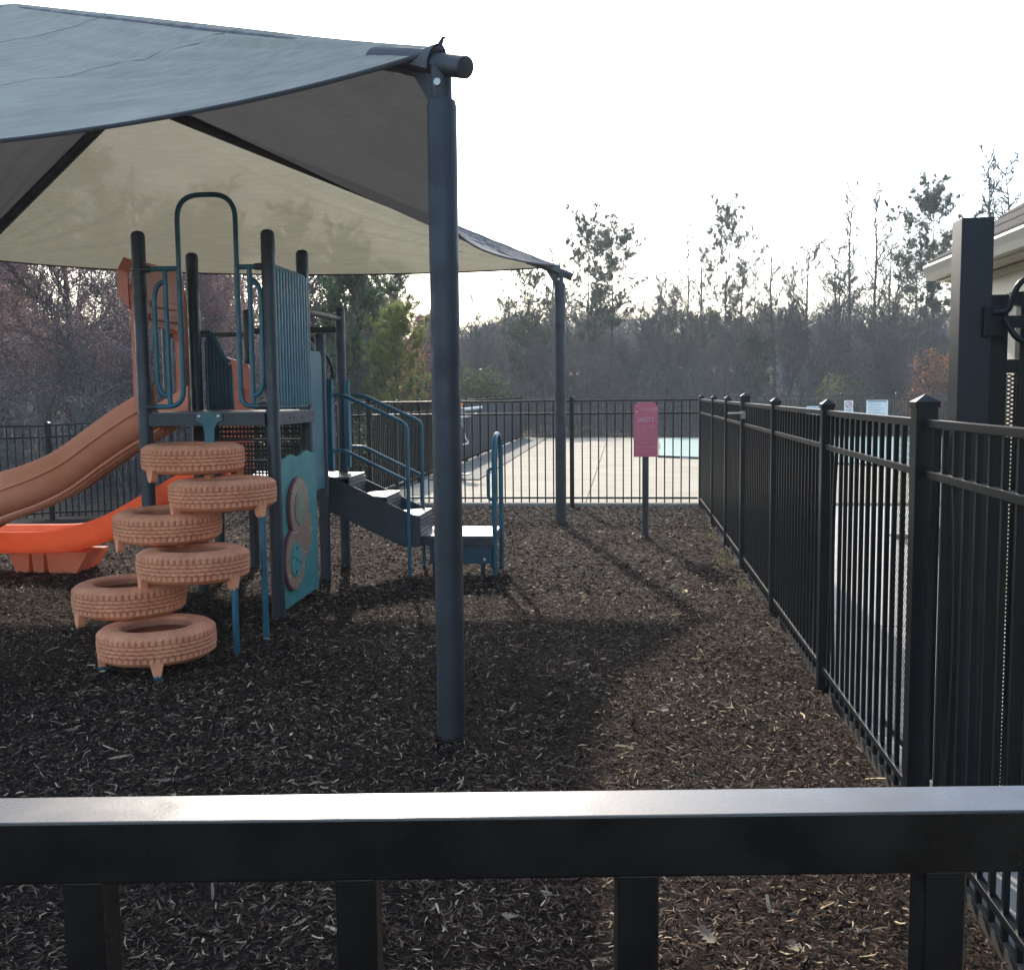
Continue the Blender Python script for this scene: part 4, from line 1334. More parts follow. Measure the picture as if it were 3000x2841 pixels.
def ribbons(name, segs, m, seed=1):
    s_ = np.asarray(segs, dtype=np.float64)
    rng = np.random.default_rng(seed)
    p0, p1 = s_[:, 0:3], s_[:, 3:6]
    w = np.cross(p1 - p0, rng.normal(0, 1, p0.shape))
    w /= np.maximum(np.linalg.norm(w, axis=1, keepdims=True), 1e-9)
    v = np.stack([p0 - w * s_[:, 6:7], p0 + w * s_[:, 6:7], p1 + w * s_[:, 7:8], p1 - w * s_[:, 7:8]], 1).reshape(-1, 3)
    return np_mesh(name, v, np.arange(len(v)).reshape(-1, 4), m)


def np_mesh(name, verts, faces, m, cols=None, smooth=False):
    me = bpy.data.meshes.new(name)
    nv, (nf, k) = len(verts), faces.shape
    me.vertices.add(nv)
    me.vertices.foreach_set('co', np.ascontiguousarray(verts, dtype=np.float32).ravel())
    me.loops.add(nf * k)
    me.loops.foreach_set('vertex_index', np.ascontiguousarray(faces, dtype=np.int32).ravel())
    me.polygons.add(nf)
    me.polygons.foreach_set('loop_start', np.arange(0, nf * k, k, dtype=np.int32))
    me.update(calc_edges=True)
    if cols is not None:
        at = me.color_attributes.new('col', 'FLOAT_COLOR', 'POINT')
        c4 = np.ones((nv, 4), dtype=np.float32)
        c4[:, :3] = cols
        at.data.foreach_set('color', c4.ravel())
    me.materials.append(MT[m])
    me.validate()
    return me


def unit(v):
    return v / max(np.linalg.norm(v), 1e-9)


def limb(rng, p, d, L, r, n, wander, up):
    pts = [np.array(p, float)]
    d = unit(np.array(d, float))
    for k in range(n):
        d = unit(d + rng.normal(0, wander, 3) + np.array([0, 0, up]))
        pts.append(pts[-1] + d * (L / n))
    return pts


def bare_tree(seed, H, r0, first=0.25, spread=0.30, dens=1.0, upb=0.10, twig=0.006):
    rng = np.random.default_rng(seed)
    trunk, crown, tips = [], [], []
    T = limb(rng, (0, 0, 0), (0, 0, 1), H, r0, 14, 0.035, 0.05)
    for k in range(14):
        a, b = 1 - k / 14 * 0.93, 1 - (k + 1) / 14 * 0.93
        trunk.append([*T[k], *T[k + 1], r0 * a, r0 * b])
    nb = int(26 * dens)
    for i in range(nb):
        f = first + (0.97 - first) * ((i + rng.random()) / nb)
        k = min(13, int(f * 14))
        p = T[k] + (T[k + 1] - T[k]) * (f * 14 - k)
        az = rng.uniform(0, 2 * math.pi)
        el = rng.uniform(0.35, 0.95)
        d = (math.cos(az) * math.cos(el), math.sin(az) * math.cos(el), math.sin(el))
        L = H * spread * (1.15 - f) ** 0.6 * rng.uniform(0.7, 1.15)
        r = max(0.030, r0 * 0.52 * (1.05 - f))
        B = limb(rng, p, d, L, r, 6, 0.16, upb)
        for q in range(6):
            crown.append([*B[q], *B[q + 1], r * (1 - q / 6.6), r * (1 - (q + 1) / 6.6)])
        for j in range(int(9 * dens)):
            g = 0.18 + 0.82 * rng.random()
            q = min(5, int(g * 6))
            p2 = B[q] + (B[q + 1] - B[q]) * (g * 6 - q)
            d2 = unit(unit(B[q + 1] - B[q]) + rng.normal(0, 0.62, 3))
            L2 = L * rng.uniform(0.22, 0.46)
            rr = max(twig * 1.7, r * 0.45)
            B2 = limb(rng, p2, d2, L2, rr, 3, 0.2, upb)
            for w in range(3):
                crown.append([*B2[w], *B2[w + 1], rr * (1 - w / 3.6), rr * (1 - (w + 1) / 3.6)])
            for _ in range(int(6 * dens)):
                g2 = rng.random()
                w = min(2, int(g2 * 3))
                p3 = B2[w] + (B2[w + 1] - B2[w]) * (g2 * 3 - w)
                d3 = unit(unit(B2[w + 1] - B2[w]) + rng.normal(0, 0.7, 3) + np.array([0, 0, 0.1]))
                L3 = L2 * rng.uniform(0.3, 0.7)
                e = p3 + d3 * L3 * 0.5
                e2 = e + unit(d3 + rng.normal(0, 0.35, 3)) * L3 * 0.5
                crown.append([*p3, *e, twig, twig * 0.8])
                crown.append([*e, *e2, twig * 0.8, twig * 0.4])
                tips.append(e2)
                tips.append(e)
    return trunk, crown, np.array(tips)


def tufts(rng, centres, dirs, n, length, width, col_a, col_b, cone=0.9):
    """needle tufts: n thin triangles around each centre"""
    K = len(centres)
    c = np.repeat(centres, n, axis=0)
    dd = np.repeat(dirs, n, axis=0) * cone + rng.normal(0, 0.42, (K * n, 3))
    dd /= np.linalg.norm(dd, axis=1, keepdims=True)
    L = length * rng.uniform(0.6, 1.1, (K * n, 1))
    side = np.cross(dd, rng.normal(0, 1, (K * n, 3)))
    side /= np.linalg.norm(side, axis=1, keepdims=True)
    wv = side * width * rng.uniform(0.6, 1.2, (K * n, 1))
    v = np.stack([c - wv, c + wv, c + dd * L], axis=1).reshape(-1, 3)
    f = np.arange(K * n * 3).reshape(-1, 3)
    t = np.repeat(rng.random((K, 1)), n, axis=0) * 0.7 + rng.random((K * n, 1)) * 0.3
    cols = np.array(col_a) * (1 - t) + np.array(col_b) * t
    return v, f, np.repeat(cols, 3, axis=0)


def pine_tree(seed, H, r0, first, spread, ntuft=26, col_a=(0.022, 0.040, 0.026), col_b=(0.068, 0.096, 0.055), nlen=0.30, nw=0.0085, per=26, nbr=34, upb=0.10):
    rng = np.random.default_rng(seed)
    trunk = []
    T = limb(rng, (0, 0, 0), (0, 0, 1), H * 0.97, r0, 12, 0.02, 0.06)
    for k in range(12):
        trunk.append([*T[k], *T[k + 1], r0 * (1 - k / 13), r0 * (1 - (k + 1) / 13)])
    cs, ds = [], []
    for i in range(nbr):
        f = first + (0.985 - first) * ((i + rng.random() * 0.9) / nbr)
        k = min(11, int(f * 12))
        p = T[k] + (T[k + 1] - T[k]) * (f * 12 - k)
        az = i * 2.4 + rng.normal(0, 0.35)
        g = (f - first) / (1 - first)
        el = 0.05 + 0.80 * g + rng.normal(0, 0.15)
        L = H * spread * (0.22 + 1.0 * math.sin(math.pi * min(1, 0.10 + 0.86 * (1 - g))) ** 0.8) * rng.uniform(0.55, 1.12)
        d = (math.cos(az) * math.cos(el), math.sin(az) * math.cos(el), math.sin(el))
        r = max(0.012, r0 * 0.26 * (1.1 - g))
        B = limb(rng, p, d, L, r, 5, 0.10, upb)
        for q in range(5):
            trunk.append([*B[q], *B[q + 1], r * (1 - q / 5.6), r * (1 - (q + 1) / 5.6)])
        nsub = max(4, ntuft // 4)
        for j in range(nsub):
            h = 0.25 + 0.75 * (j + rng.random()) / nsub
            q = min(4, int(h * 5))
            c = B[q] + (B[q + 1] - B[q]) * (h * 5 - q)
            dd = unit(unit(B[q + 1] - B[q]) * 0.6 + rng.normal(0, 0.55, 3) + np.array([0, 0, 0.25]))
            L2 = L * rng.uniform(0.22, 0.48) * (1.15 - 0.5 * h)
            e = c + dd * L2
            trunk.append([*c, *e, 0.010, 0.006])
            for w in range(4):
                t = 0.3 + 0.7 * (w + rng.random()) / 4
                cs.append(c + dd * L2 * t + rng.normal(0, 0.05, 3))
                ds.append(unit(dd * 0.5 + rng.normal(0, 0.35, 3) + np.array([0, 0, 0.85])))
    for j in range(10):
        cs.append(T[-1] + np.array([0, 0, -0.03 * H * rng.random()]))
        ds.append(unit(np.array([*rng.normal(0, 0.4, 2), 1.0])))
    v, f, c = tufts(rng, np.array(cs), np.array(ds), per, nlen, nw, col_a, col_b)
    return trunk, (v, f, c)


def leaf_quads(rng, centres, size, col_a, col_b):
    K = len(centres)
    a = rng.normal(0, 1, (K, 3))
    a /= np.linalg.norm(a, axis=1, keepdims=True)
    b = np.cross(a, rng.normal(0, 1, (K, 3)))
    b /= np.linalg.norm(b, axis=1, keepdims=True)
    s = size * rng.uniform(0.6, 1.3, (K, 1))
    v = np.stack([centres - a * s, centres + b * s * 0.5, centres + a * s, centres - b * s * 0.5], axis=1).reshape(-1, 3)
    f = np.arange(K * 4).reshape(-1, 4)
    t = rng.random((K, 1))
    cols = np.array(col_a) * (1 - t) + np.array(col_b) * t
    return v, f, np.repeat(cols, 4, axis=0)


def place(name, parts, loc, sc, rz, label, cat, group=None):
    """parts = [(part_name, mesh)]; one Empty with its parts, mesh data shared"""
    e = link(name, None, None, loc)
    e.rotation_euler = (0, 0, rz)
    e.scale = sc if isinstance(sc, tuple) else (sc, sc, sc)
    tag(e, label, cat, group)
    for pn, me in parts:
        link(pn, me, e)
    return e


BARE = []
for i, (H, r0, first, spread, dens, upb) in enumerate(((10, 0.12, 0.30, 0.27, 1.35, 0.13), (10, 0.11, 0.42, 0.20, 1.25, 0.16), (10, 0.14, 0.22, 0.34, 1.4, 0.12), (10, 0.10, 0.42, 0.16, 1.1, 0.18), (10, 0.13, 0.15, 0.30, 1.4, 0.10))):
    tr, cr, tips = bare_tree(100 + i, H, r0, first, spread, dens, upb, 0.0115)
    BARE.append((segs_mesh('trunk', tr, 'bark', 6), segs_mesh('crown', cr, 'twig', 3), tips))
HERO = []
for i, (H, r0, first, spread, dens, upb) in enumerate(((10, 0.13, 0.30, 0.27, 1.0, 0.13), (10, 0.12, 0.42, 0.20, 0.95, 0.16), (10, 0.15, 0.22, 0.33, 1.05, 0.12), (10, 0.11, 0.42, 0.16, 0.85, 0.18), (10, 0.14, 0.18, 0.30, 1.05, 0.10))):
    tr, cr, tips = bare_tree(500 + i, H, r0, first, spread, dens, upb, 0.0105)
    HERO.append((segs_mesh('trunk', tr, 'bark', 6), segs_mesh('crown', cr, 'bark', 3)))
PINE = []
for i, (first, spread, nbr, nt) in enumerate(((0.42, 0.20, 42, 28), (0.52, 0.18, 36, 28), (0.30, 0.21, 46, 28), (0.62, 0.15, 26, 26))):
    tr, (v, f, c) = pine_tree(200 + i, 10.0, 0.10, first, spread, nt, nbr=nbr)
    PINE.append((segs_mesh('trunk', tr, 'pinebark', 5), np_mesh('crown', v, f, 'needles', c)))

hero_pines = [
    (-1.75, 52, 9.9, 0, 1.0, 'tall pine in the wood, left of the twin pines beyond the pink sign'),
    (-0.75, 53, 9.8, 1, 1.1, 'tall pine in the wood, right of the twin pines beyond the pink sign'),
    (-4.4, 46, 6.9, 2, 1.0, 'shorter pine just left of the far canopy column'),
    (5.4, 56, 10.8, 0, 0.85, 'slender pine alone above the wood left of the bare round crowns'),
    (13.9, 48, 10.4, 1, 1.15, 'tall pine with dark tuft near the clubhouse roof'),
    (-8.8, 40, 6.5, 2, 0.95, 'brownish pine under the canopy edge left of the near column'),
    (-9.6, 34, 6.0, 2, 1.1, 'dark dense pine right of the play tower'),
    (-15.2, 38, 8.2, 3, 1.2, 'pine trunk seen through the middle of the play tower'),
    (-11.2, 44, 6.6, 0, 1.0, 'thin pine behind the dark dense pine'),
    (16.7, 60, 9.4, 2, 1.0, 'bushy pine low behind the tall bare pair'),
    (-20.8, 42, 7.4, 0, 1.2, 'green pine right behind the left tower post'),
]
for (x, y, h, k, wd, lab) in hero_pines:
    s = h / 10.0
    place('pine_tree', [('trunk', PINE[k][0]), ('crown', PINE[k][1])], (x, y, ground_z(x, y) - 0.1), (s * wd, s * wd, s), rnd.uniform(0, 6.28), lab, 'tree', 'pines standing out of the wood')
hero_bare = [
    (5.0, 47, 7.6, 2, 'bare spreading crown right below the slender pine'), (9.3, 46, 8.0, 4, 'bare spreading crown just right of the far house'), (12.8, 52, 8.6, 0, 'bare crown between the tall bare pair and the clubhouse pine'), (12.2, 45, 7.4, 4, 'low bare crown left of the clubhouse pine'), (3.2, 55, 7.6, 2, 'bare crown behind the two thin bare trunks'), (-2.6, 49, 6.8, 4, 'low bare crown behind the far canopy column'), (8.9, 57, 8.6, 1, 'thin bare crown over the far house'),
    (10.5, 52, 8.8, 0, 'bare lacy crown just left of the tall bare pair'), (7.4, 60, 8.8, 4, 'faint bare crown behind the slender pine'), (14.1, 56, 9.2, 2, 'bare lacy crown right of the tall bare pair'), (1.6, 50, 7.0, 1, 'low bare crown right of the twin pines'), (-6.9, 50, 6.2, 0, 'bare crown right beside the near column'), (-9.0, 60, 7.9, 1, 'pale bare crown behind the near column'),
    (2.9, 50, 9.6, 3, 'left of two thin bare trunks beside the slender pine'), (3.7, 54, 10.0, 3, 'right of two thin bare trunks beside the slender pine'),
    (10.2, 47, 10.8, 3, 'left tree of the tall bare pair right of the far house'), (11.9, 50, 11.0, 1, 'right tree of the tall bare pair right of the far house'),
    (6.8, 48, 8.6, 0, 'left of two round bare crowns in front of the far house'), (8.4, 50, 9.0, 2, 'right of two round bare crowns in front of the far house'),
    (14.4, 44, 11.4, 3, 'tall thin bare tree rising over the gate post'), (14.6, 40, 10.2, 0, 'bare tree over the clubhouse roof'),
    (-3.9, 58, 10.2, 3, 'bare forked top leaning left of the twin pines'),
]
for (x, y, h, k, lab) in hero_bare:
    s = h / 10.0
    place('bare_tree', [('trunk', HERO[k][0]), ('crown', HERO[k][1])], (x, y, ground_z(x, y) - 0.1), (s, s, s), rnd.uniform(0, 6.28), lab, 'tree', 'bare trees standing out of the wood')

# reddish twiggy trees at the far left, near the fence
trR, crR, tipsR = bare_tree(300, 10, 0.15, 0.10, 0.36, 1.25, 0.06, 0.007)
rg = np.random.default_rng(5)
lp_ = tipsR[rg.integers(0, len(tipsR), 42000)] + rg.normal(0, 0.16, (42000, 3))
vR, fR, cR = leaf_quads(rg, lp_, 0.030, (0.20, 0.125, 0.120), (0.42, 0.27, 0.255))
RED = [('trunk', segs_mesh('trunk', trR, 'bark', 6)), ('crown', segs_mesh('crown', crR, 'twig', 3)), ('foliage', np_mesh('foliage', vR, fR, 'leaves', cR))]
for (x, y, h, rz, lab) in ((-13.6, 24.5, 8.6, 0.3, 'reddish brown twiggy tree at the far left behind the slide'), (-12.0, 27.0, 7.4, 2.0, 'reddish tree filling the gap left of the tower'), (-17.5, 27.0, 9.0, 4.0, 'dark reddish tree at the left picture edge'), (-15.2, 22.0, 7.6, 1.1, 'low reddish tree close behind the corner fence'), (-10.4, 25.5, 6.6, 5.2, 'reddish tree crown seen beside the left tower post')):
    place('red_twig_tree', RED, (x, y, ground_z(x, y) - 0.1), h / 10, rz, lab, 'tree', 'reddish trees at the left')

# background wood: every trunk a tree of its own
wood = []
rw = random.Random(21)
for (x0, x1, y0, y1, n, hmin, hmax) in ((-24, 20, 41, 50, 64, 3.0, 5.2), (-32, 28, 51, 66, 90, 4.0, 7.6), (-45, 42, 68, 84, 66, 4.5, 8.0), (-30, -9, 29, 42, 40, 5.5, 9.5)):
    for k in range(n):
        x = x0 + (x1 - x0) * (k + rw.random()) / n
        wood.append((x, rw.uniform(y0, y1), rw.uniform(hmin, hmax)))
def zone(x, y):
    if y < 41:
        return 'in the near wood behind the rear left fence'
    side = 'left of the near column' if x / y < -0.17 else ('between the two canopy columns' if x / y < -0.06 else ('behind the pink sign' if x / y < 0.12 else 'towards the clubhouse'))
    row = 'in the first row beyond the pool' if y < 51 else ('in the middle of the wood' if y < 67 else 'at the back of the wood')
    return row + ' ' + side


for (x, y, h) in wood:
    if rw.random() < 0.20 and y > 41:
        k = rw.choice((0, 2, 2))
        s = h / 10 * rw.uniform(0.85, 1.0)
        place('pine_tree', [('trunk', PINE[k][0]), ('crown', PINE[k][1])], (x, y, ground_z(x, y) - 0.1), (s * 1.15, s * 1.15, s), rw.uniform(0, 6.28), 'low dark pine %s' % zone(x, y), 'tree', 'low pines, ' + zone(x, y))
    else:
        k = rw.choice((0, 1, 2, 4, 4))
        s = h / 10
        place('bare_tree', [('trunk', BARE[k][0]), ('crown', BARE[k][1])], (x, y, ground_z(x, y) - 0.1), (s * rw.uniform(0.9, 1.3), s * rw.uniform(0.9, 1.3), s), rw.uniform(0, 6.28), 'leafless grey tree %s' % zone(x, y), 'tree', 'leafless trees, ' + zone(x, y))

# tangled undergrowth below the trees
def thicket(seed, n, x0, x1, y0, y1, hmax):
    rng = np.random.default_rng(seed)
    sg = []
    for k in range(n):
        x, y = rng.uniform(x0, x1), rng.uniform(y0, y1)
        h = hmax * rng.uniform(0.35, 1.0)
        st_ = limb(rng, (x, y, ground_z(x, y) - 0.05), (rng.normal(0, .25), rng.normal(0, .25), 1), h, 0.02, 4, 0.14, 0.05)
        r = 0.012 + 0.008 * rng.random()
        for q in range(4):
            sg.append([*st_[q], *st_[q + 1], r * (1 - q / 4.6), r * (1 - (q + 1) / 4.6)])
        for j in range(16):
            q = rng.integers(0, 4)
            p = st_[q] + (st_[q + 1] - st_[q]) * rng.random()
            d = unit(rng.normal(0, 0.7, 3) + np.array([0, 0, 0.45]))
            L = h * rng.uniform(0.12, 0.34)
            e = p + d * L * 0.5
            e2 = e + unit(d + rng.normal(0, 0.4, 3)) * L * 0.5
            sg.append([*p, *e, 0.007, 0.006])
            sg.append([*e, *e2, 0.006, 0.003])
    return sg


tag(link('undergrowth', ribbons('undergrowth', thicket(41, 2400, -24, 22, 39.0, 52, 3.3) + thicket(42, 1500, -30, 26, 52, 64, 4.2) + thicket(43, 1100, -26, -5.5, 17.2, 36, 3.4), 'thicket')), 'tangle of grey brush along the foot of the wood', 'brush', kind='stuff')

# far wood beyond the single trees, one grey mass of crossing branches
def far_wood(seed, n):
    rng = np.random.default_rng(seed)
    K = 900
    vs = []
    for k in range(n):
        x, y = rng.uniform(-70, 65), rng.uniform(86, 120)
        h = rng.uniform(3.2, 6.0)
        cz = rng.uniform(0.03, 1.0, K) ** 0.9 * h
        rr = (0.5 + 2.0 * np.sin(np.pi * np.clip(cz / h, 0, 1)) ** 0.7) * rng.uniform(0, 1, K) ** 0.6
        az = rng.uniform(0, 2 * math.pi, K)
        p = np.stack([x + rr * np.cos(az), y + rr * np.sin(az), ground_z(x, y) + cz], 1)
        d = np.stack([np.cos(az) * 0.6, np.sin(az) * 0.6, np.full(K, 0.75)], 1) + rng.normal(0, 0.4, (K, 3))
        d /= np.linalg.norm(d, axis=1, keepdims=True)
        L = rng.uniform(0.4, 1.6, (K, 1))
        w = np.cross(d, rng.normal(0, 1, (K, 3)))
        w /= np.linalg.norm(w, axis=1, keepdims=True)
        w *= rng.uniform(0.012, 0.035, (K, 1))
        vs.append(np.stack([p - w, p + w, p + d * L + w * 0.4, p + d * L - w * 0.4], 1).reshape(-1, 3))
    v = np.concatenate(vs)
    return v, np.arange(len(v)).reshape(-1, 4)


v, f = far_wood(77, 260)
tag(link('far_wood', np_mesh('far_wood', v, f, 'thicket')), 'grey mass of the farthest wood on the rise', 'wood', kind='stuff')

# young yellow-green pine, green shrubs, hedge, russet bush
tr, (v, f, c) = pine_tree(401, 3.5, 0.05, 0.05, 0.29, 22, (0.095, 0.12, 0.032), (0.27, 0.275, 0.085), 0.22, 0.0075, 24, 46, 0.16)
place('young_pine', [('trunk', segs_mesh('trunk', tr, 'pinebark', 5)), ('crown', np_mesh('crown', v, f, 'needles', c))], (-5.3, 24.0, -0.1), 1.0, 0.4, 'bushy yellow green young pine behind the fence left of the near column', 'tree')
tr, (v, f, c) = pine_tree(402, 5.6, 0.07, 0.05, 0.21, 26, (0.03, 0.065, 0.032), (0.09, 0.14, 0.06), 0.26, 0.010, 24, 64, 0.10)
place('young_pine', [('trunk', segs_mesh('trunk', tr, 'pinebark', 5)), ('crown', np_mesh('crown', v, f, 'needles', c))], (-7.3, 27.0, -0.2), 1.0, 1.4, 'dark green young pine right of the tower behind the fence', 'tree')


def bush(name, label, loc, size, n, leaf, ca, cb, seed, group=None):
    rng = np.random.default_rng(seed)
    sg = []
    cs = []
    for k in range(n):
        d = unit(np.array([rng.normal(0, 1), rng.normal(0, 1), abs(rng.normal(0, 1)) + 0.15]))
        r = rng.uniform(0.35, 1.0) ** 0.5
        cs.append(d * r * np.array(size) * (1 + 0.12 * math.sin(d[0] * 7 + d[2] * 5)))
    for k in range(60):
        e = cs[k] * 0.95
        sg.append([0, 0, 0, *(e * 0.5 + rng.normal(0, 0.05, 3)), 0.012, 0.008])
        sg.append([*(e * 0.5), *e, 0.008, 0.004])
    v, f, c = leaf_quads(rng, np.array(cs), leaf, ca, cb)
    return place(name, [('stems', segs_mesh('stems', sg, 'twig', 3)), ('foliage', np_mesh('foliage', v, f, 'leaves', c))], loc, 1.0, rng.random() * 6, label, 'shrub', group)


bush('evergreen_shrub', 'mid green shrub right beside the near column behind the pool fence', (-5.6, 38.8, 0), (1.9, 1.2, 2.7), 5000, 0.07, (0.03, 0.05, 0.02), (0.10, 0.13, 0.05), 61)
bush('russet_shrub', 'russet leaved shrub behind the pool left of the gate post', (12.6, 42.5, 0), (2.0, 1.4, 3.3), 3600, 0.075, (0.24, 0.10, 0.045), (0.44, 0.21, 0.10), 62)
bush('olive_shrub', 'olive green bush behind the white pool notices', (8.4, 41.0, 0), (1.4, 1.0, 2.3), 3000, 0.055, (0.10, 0.11, 0.035), (0.22, 0.21, 0.08), 63)
bush('red_berry_shrub', 'reddish shrub top above the young yellow green pine', (-6.0, 29.0, 0), (0.9, 0.7, 4.3), 1700, 0.045, (0.18, 0.05, 0.035), (0.32, 0.12, 0.08), 64)
# clipped hedge behind the left fences
rng = np.random.default_rng(70)
N = 15000
hx = np.stack([rng.uniform(-6.4, -4.05, N), rng.uniform(15.9, 21.5, N), rng.uniform(0, 1.0, N) ** 0.75 * 1.28 - 0.05], axis=1)
hx[:, 2] *= 0.9 + 0.1 * np.sin(hx[:, 1] * 3) * np.cos(hx[:, 0] * 4)
v, f, c = leaf_quads(rng, hx, 0.035, (0.012, 0.022, 0.012), (0.045, 0.06, 0.03))
sg = [[x, y, -0.1, x + rng.normal(0, .1), y + rng.normal(0, .1), 1.05, 0.012, 0.005] for x, y in zip(rng.uniform(-6.3, -4.1, 160), rng.uniform(16, 21.4, 160))]
hd = link('hedge', None, None, (0, 0, 0))
tag(hd, 'dark evergreen hedge behind the fence corner left of the stair rails', 'hedge')
link('stems', segs_mesh('stems', sg, 'twig', 3), hd)
link('foliage', np_mesh('foliage', v, f, 'leaves', c), hd)

# far house seen through the trees
HS = Thing('far_house', (15.6, 88, 0), 'far grey gabled house half hidden by the bare trees', 'house')
hb = MB().box((15.7, 90, 2.3), (7.0, 8.0, 4.8))
HS.part('wall', hb, 'brick')
HS.part('gable', MB().prism([(12.2, 4.68), (19.2, 4.68), (15.7, 7.0)], 8.0, lambda u, v, w: (u, 86.0 + w, v)), 'brick')
rf = MB()
for sgn in (-1, 1):
    rf.bar((15.7 + sgn * 3.9, 90, 4.52), (15.7, 90, 7.12), 8.6, 0.16, up=(0, 0, 1))
HS.part('roof', rf, 'roof2')
for (x, z) in ((14.2, 3.4), (17.2, 3.4)):
    wv = HS.part('window', MB().box((x, 85.98, z), (1.0, 0.06, 1.5)), 'glass')
    HS.part('window_frame', MB().box((x, 85.94, z + 0.78), (1.2, 0.06, 0.1)).box((x, 85.94, z - 0.78), (1.2, 0.06, 0.1)).box((x - 0.55, 85.94, z), (0.1, 0.05, 1.46)).box((x + 0.55, 85.94, z), (0.1, 0.05, 1.46)), 'gutter', parent=wv)

# ------------------------------------------------------------------ mulch chips and dry leaves
def chips(seed, n, y0, y1, wide, lmin, lmax, light, wf=1.0):
    rng = np.random.default_rng(seed)
    y = rng.uniform(y0, y1, n * 2)
    x = rng.uniform(-11, 1.09, n * 2)
    lo = -0.72 * y - wide
    k = (x > lo) & (y < 14.84)
    x, y = x[k][:n], y[k][:n]
    n = len(x)
    z = np.array([mulch_top(a, b) for a, b in zip(x, y)]) + rng.uniform(-0.002, 0.018, n)
    L = rng.uniform(lmin, lmax, n) * rng.uniform(0.5, 1.0, n)
    W = L * rng.uniform(0.07, 0.24, n) * wf + 0.0012
    az = rng.uniform(0, 2 * math.pi, n)
    ti = rng.normal(0, 0.26, n)
    ro = rng.normal(0, 0.45, n)
    d = np.stack([np.cos(az) * np.cos(ti), np.sin(az) * np.cos(ti), np.sin(ti)], 1)
    s = np.stack([-np.sin(az) * np.cos(ro), np.cos(az) * np.cos(ro), np.sin(ro)], 1)
    c = np.stack([x, y, z + 0.004], 1)
    bend = np.stack([np.zeros(n), np.zeros(n), rng.normal(0.0, 0.09, n) * L], 1) + s * (rng.normal(0, 0.09, n) * L)[:, None]
    hl, hw = (d * L[:, None] / 2), (s * W[:, None] / 2)
    tp = rng.uniform(0.25, 0.9, n)[:, None]
    v = np.stack([c - hl - hw * tp, c - hl + hw * tp, c + bend - hw, c + bend + hw, c + hl - hw * tp, c + hl + hw * tp], 1).reshape(-1, 3)
    b = (np.arange(n) * 6)[:, None]
    f = np.concatenate([b + np.array([[0, 2, 3, 1]]), b + np.array([[2, 4, 5, 3]])], 1).reshape(-1, 4)
    t = rng.random(n)
    dark = np.array([0.022, 0.0128, 0.0086]) + rng.random((n, 1)) * np.array([[0.078, 0.046, 0.031]])
    mid = np.array([0.110, 0.074, 0.052]) + rng.random((n, 1)) * np.array([[0.13, 0.092, 0.065]])
    pale = np.array([0.20, 0.150, 0.092]) + rng.random((n, 1)) ** 1.5 * np.array([[0.46, 0.36, 0.22]])
    col = np.where((t < light)[:, None], pale, np.where((t < light + 0.17)[:, None], mid, dark))
    patch_ = 0.5 + 0.5 * np.sin(x * 1.9 + 1.3 * np.sin(y * 1.1)) * np.sin(y * 1.6 + 0.9 * np.sin(x * 2.3))
    col = col * (0.66 + 0.46 * patch_)[:, None]
    return v, f, np.repeat(col, 6, axis=0)


sets = [chips(1, 115000, 1.4, 4.6, 0.4, 0.010, 0.050, 0.085), chips(2, 105000, 4.6, 8.2, 0.7, 0.012, 0.052, 0.065, 1.3), chips(3, 90000, 8.2, 14.86, 0.9, 0.022, 0.075, 0.055, 1.5), chips(4, 3200, 1.6, 9.0, 0.5, 0.04, 0.11, 0.40, 0.8), chips(6, 3500, 1.6, 10.0, 0.5, 0.03, 0.09, 0.10, 0.25)]
off = 0
VV, FF, CC = [], [], []
for v, f, c in sets:
    VV.append(v)
    FF.append(f + off)
    CC.append(c)
    off += len(v)
tag(link('mulch_chips', np_mesh('mulch_chips', np.concatenate(VV), np.concatenate(FF), 'chips', np.concatenate(CC))), 'loose dark shredded wood mulch with pale chips', 'mulch', kind='stuff')


def leaf_mesh(seed):
    """curled oak leaf with lobes"""
    rng = random.Random(seed)
    L = 0.085
    mb = MB()
    ts = [0, 0.12, 0.22, 0.32, 0.42, 0.52, 0.62, 0.72, 0.82, 0.92, 1.0]
    ws = [0.01, 0.10, 0.20, 0.10, 0.30, 0.13, 0.34, 0.15, 0.26, 0.14, 0.01]
    cur = rng.uniform(0.15, 0.4)
    row = []
    for t, w in zip(ts, ws):
        x = (t - 0.5) * L
        zc = cur * (t - 0.5) ** 2 * L * 1.6
        row.append([(x, -w * L, zc + 0.25 * w * L), (x, 0, zc), (x, w * L * rng.uniform(0.8, 1.1), zc + 0.30 * w * L)])
    mb.grid(row)
    mb.tube([(-0.5 * L, 0, 0.01), (-0.8 * L, 0.01, 0.004)], 0.0012, 5)
    return mb


MT['dryleaf'] = mat('dry_leaf', (0.13, 0.088, 0.052), 0.8, 0, 0.2, 30, base2=(0.24, 0.175, 0.11))
MT['dryleaf2'] = mat('dry_leaf_brown', (0.17, 0.08, 0.04), 0.7, 0, 0.2, 30, base2=(0.26, 0.14, 0.07))
LM = [leaf_mesh(k).mesh('fallen_leaf', 'dryleaf' if k < 3 else 'dryleaf2', smooth=True) for k in range(4)]
lr = random.Random(11)
spots = [(-2.23, 5.15), (-2.70, 4.65), (-1.95, 4.05), (-2.9, 5.9), (-1.2, 3.6), (-0.25, 3.95), (0.72, 4.02), (0.65, 4.0), (-0.35, 3.05), (0.25, 3.0), (0.5, 2.95), (-1.5, 3.2), (-2.2, 3.6), (0.2, 5.2), (0.8, 6.2), (-0.6, 3.4), (-1.0, 2.95), (0.9, 3.2), (-3.2, 4.4), (-1.7, 3.0), (0.4, 3.6), (-4.2, 6.6), (-0.1, 7.4), (0.5, 9.2)]
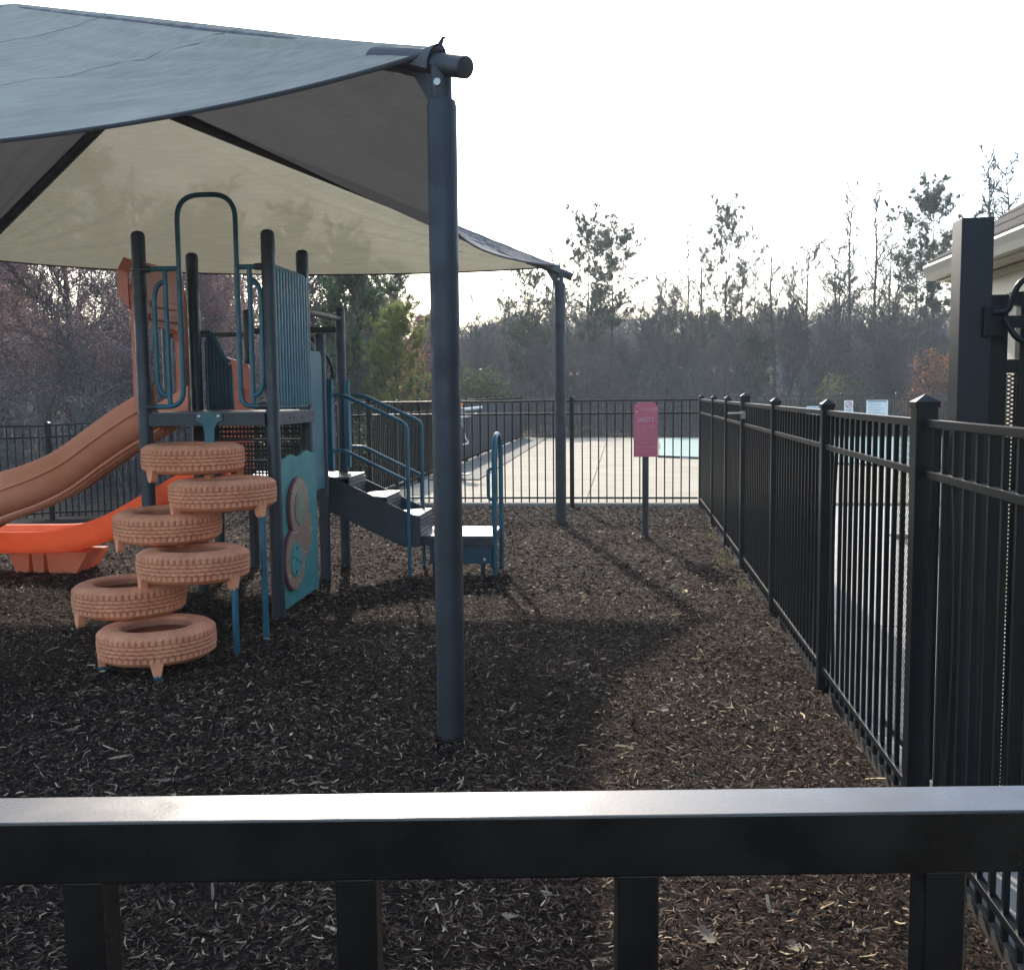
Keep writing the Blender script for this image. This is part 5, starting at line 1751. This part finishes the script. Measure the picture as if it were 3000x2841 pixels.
for i, (x, y) in enumerate(spots):
    o = link('fallen_leaf', LM[i % 4 if i not in (6, 7) else 3], None, (x, y, 0.028))
    o.rotation_euler = (lr.uniform(-0.3, 0.3), lr.uniform(-0.3, 0.3), lr.uniform(0, 6.28))
    s = lr.uniform(0.6, 1.05)
    o.scale = (s, s, s)
    tag(o, 'dry curled oak leaf lying on the dark mulch', 'leaf', 'dry leaves on the mulch')
# tufts of grass at the foot of the side fence
rng = np.random.default_rng(88)
N = 170
gy_ = rng.choice([9.9, 10.6, 8.6, 11.6], N) + rng.normal(0, 0.16, N)
gx_ = 1.02 - np.abs(rng.normal(0, 0.07, N))
base = np.stack([gx_, gy_, np.full(N, 0.01)], 1)
tip = base + np.stack([rng.normal(0, 0.03, N), rng.normal(0, 0.03, N), rng.uniform(0.03, 0.09, N)], 1)
side = rng.normal(0, 1, (N, 3)) * np.array([[1, 1, 0]])
side /= np.linalg.norm(side, axis=1, keepdims=True)
v = np.stack([base - side * 0.003, base + side * 0.003, tip], 1).reshape(-1, 3)
t = rng.random((N, 1))
cols = np.repeat(np.array([[0.07, 0.085, 0.03]]) * (1 - t) + np.array([[0.17, 0.15, 0.07]]) * t, 3, axis=0)
tag(link('grass_tufts', np_mesh('grass_tufts', v, np.arange(N * 3).reshape(-1, 3), 'leaves', cols)), 'thin grass sprouting along the foot of the side fence', 'grass', kind='stuff')

# ------------------------------------------------------------------ added haze volume, stands in for lens glare that lifts the blacks
hz = MB().box((0, 170, 5.6), (830, 480, 15.6))
hme = hz.mesh('haze', 'hem')
hmat = bpy.data.materials.new('glare_haze')
hmat.use_nodes = True
hn = hmat.node_tree
hn.nodes.clear()
ho_ = hn.nodes.new('ShaderNodeOutputMaterial')
pv = hn.nodes.new('ShaderNodeVolumePrincipled')
pv.inputs['Color'].default_value = (0.86, 0.92, 0.95, 1)
pv.inputs['Density'].default_value = 0.0010
pv.inputs['Anisotropy'].default_value = 0.25
hn.links.new(pv.outputs[0], ho_.inputs['Volume'])
hme.materials.clear()
hme.materials.append(hmat)
tag(link('haze', hme), 'thin haze added to imitate veiling glare', 'haze', kind='stuff')
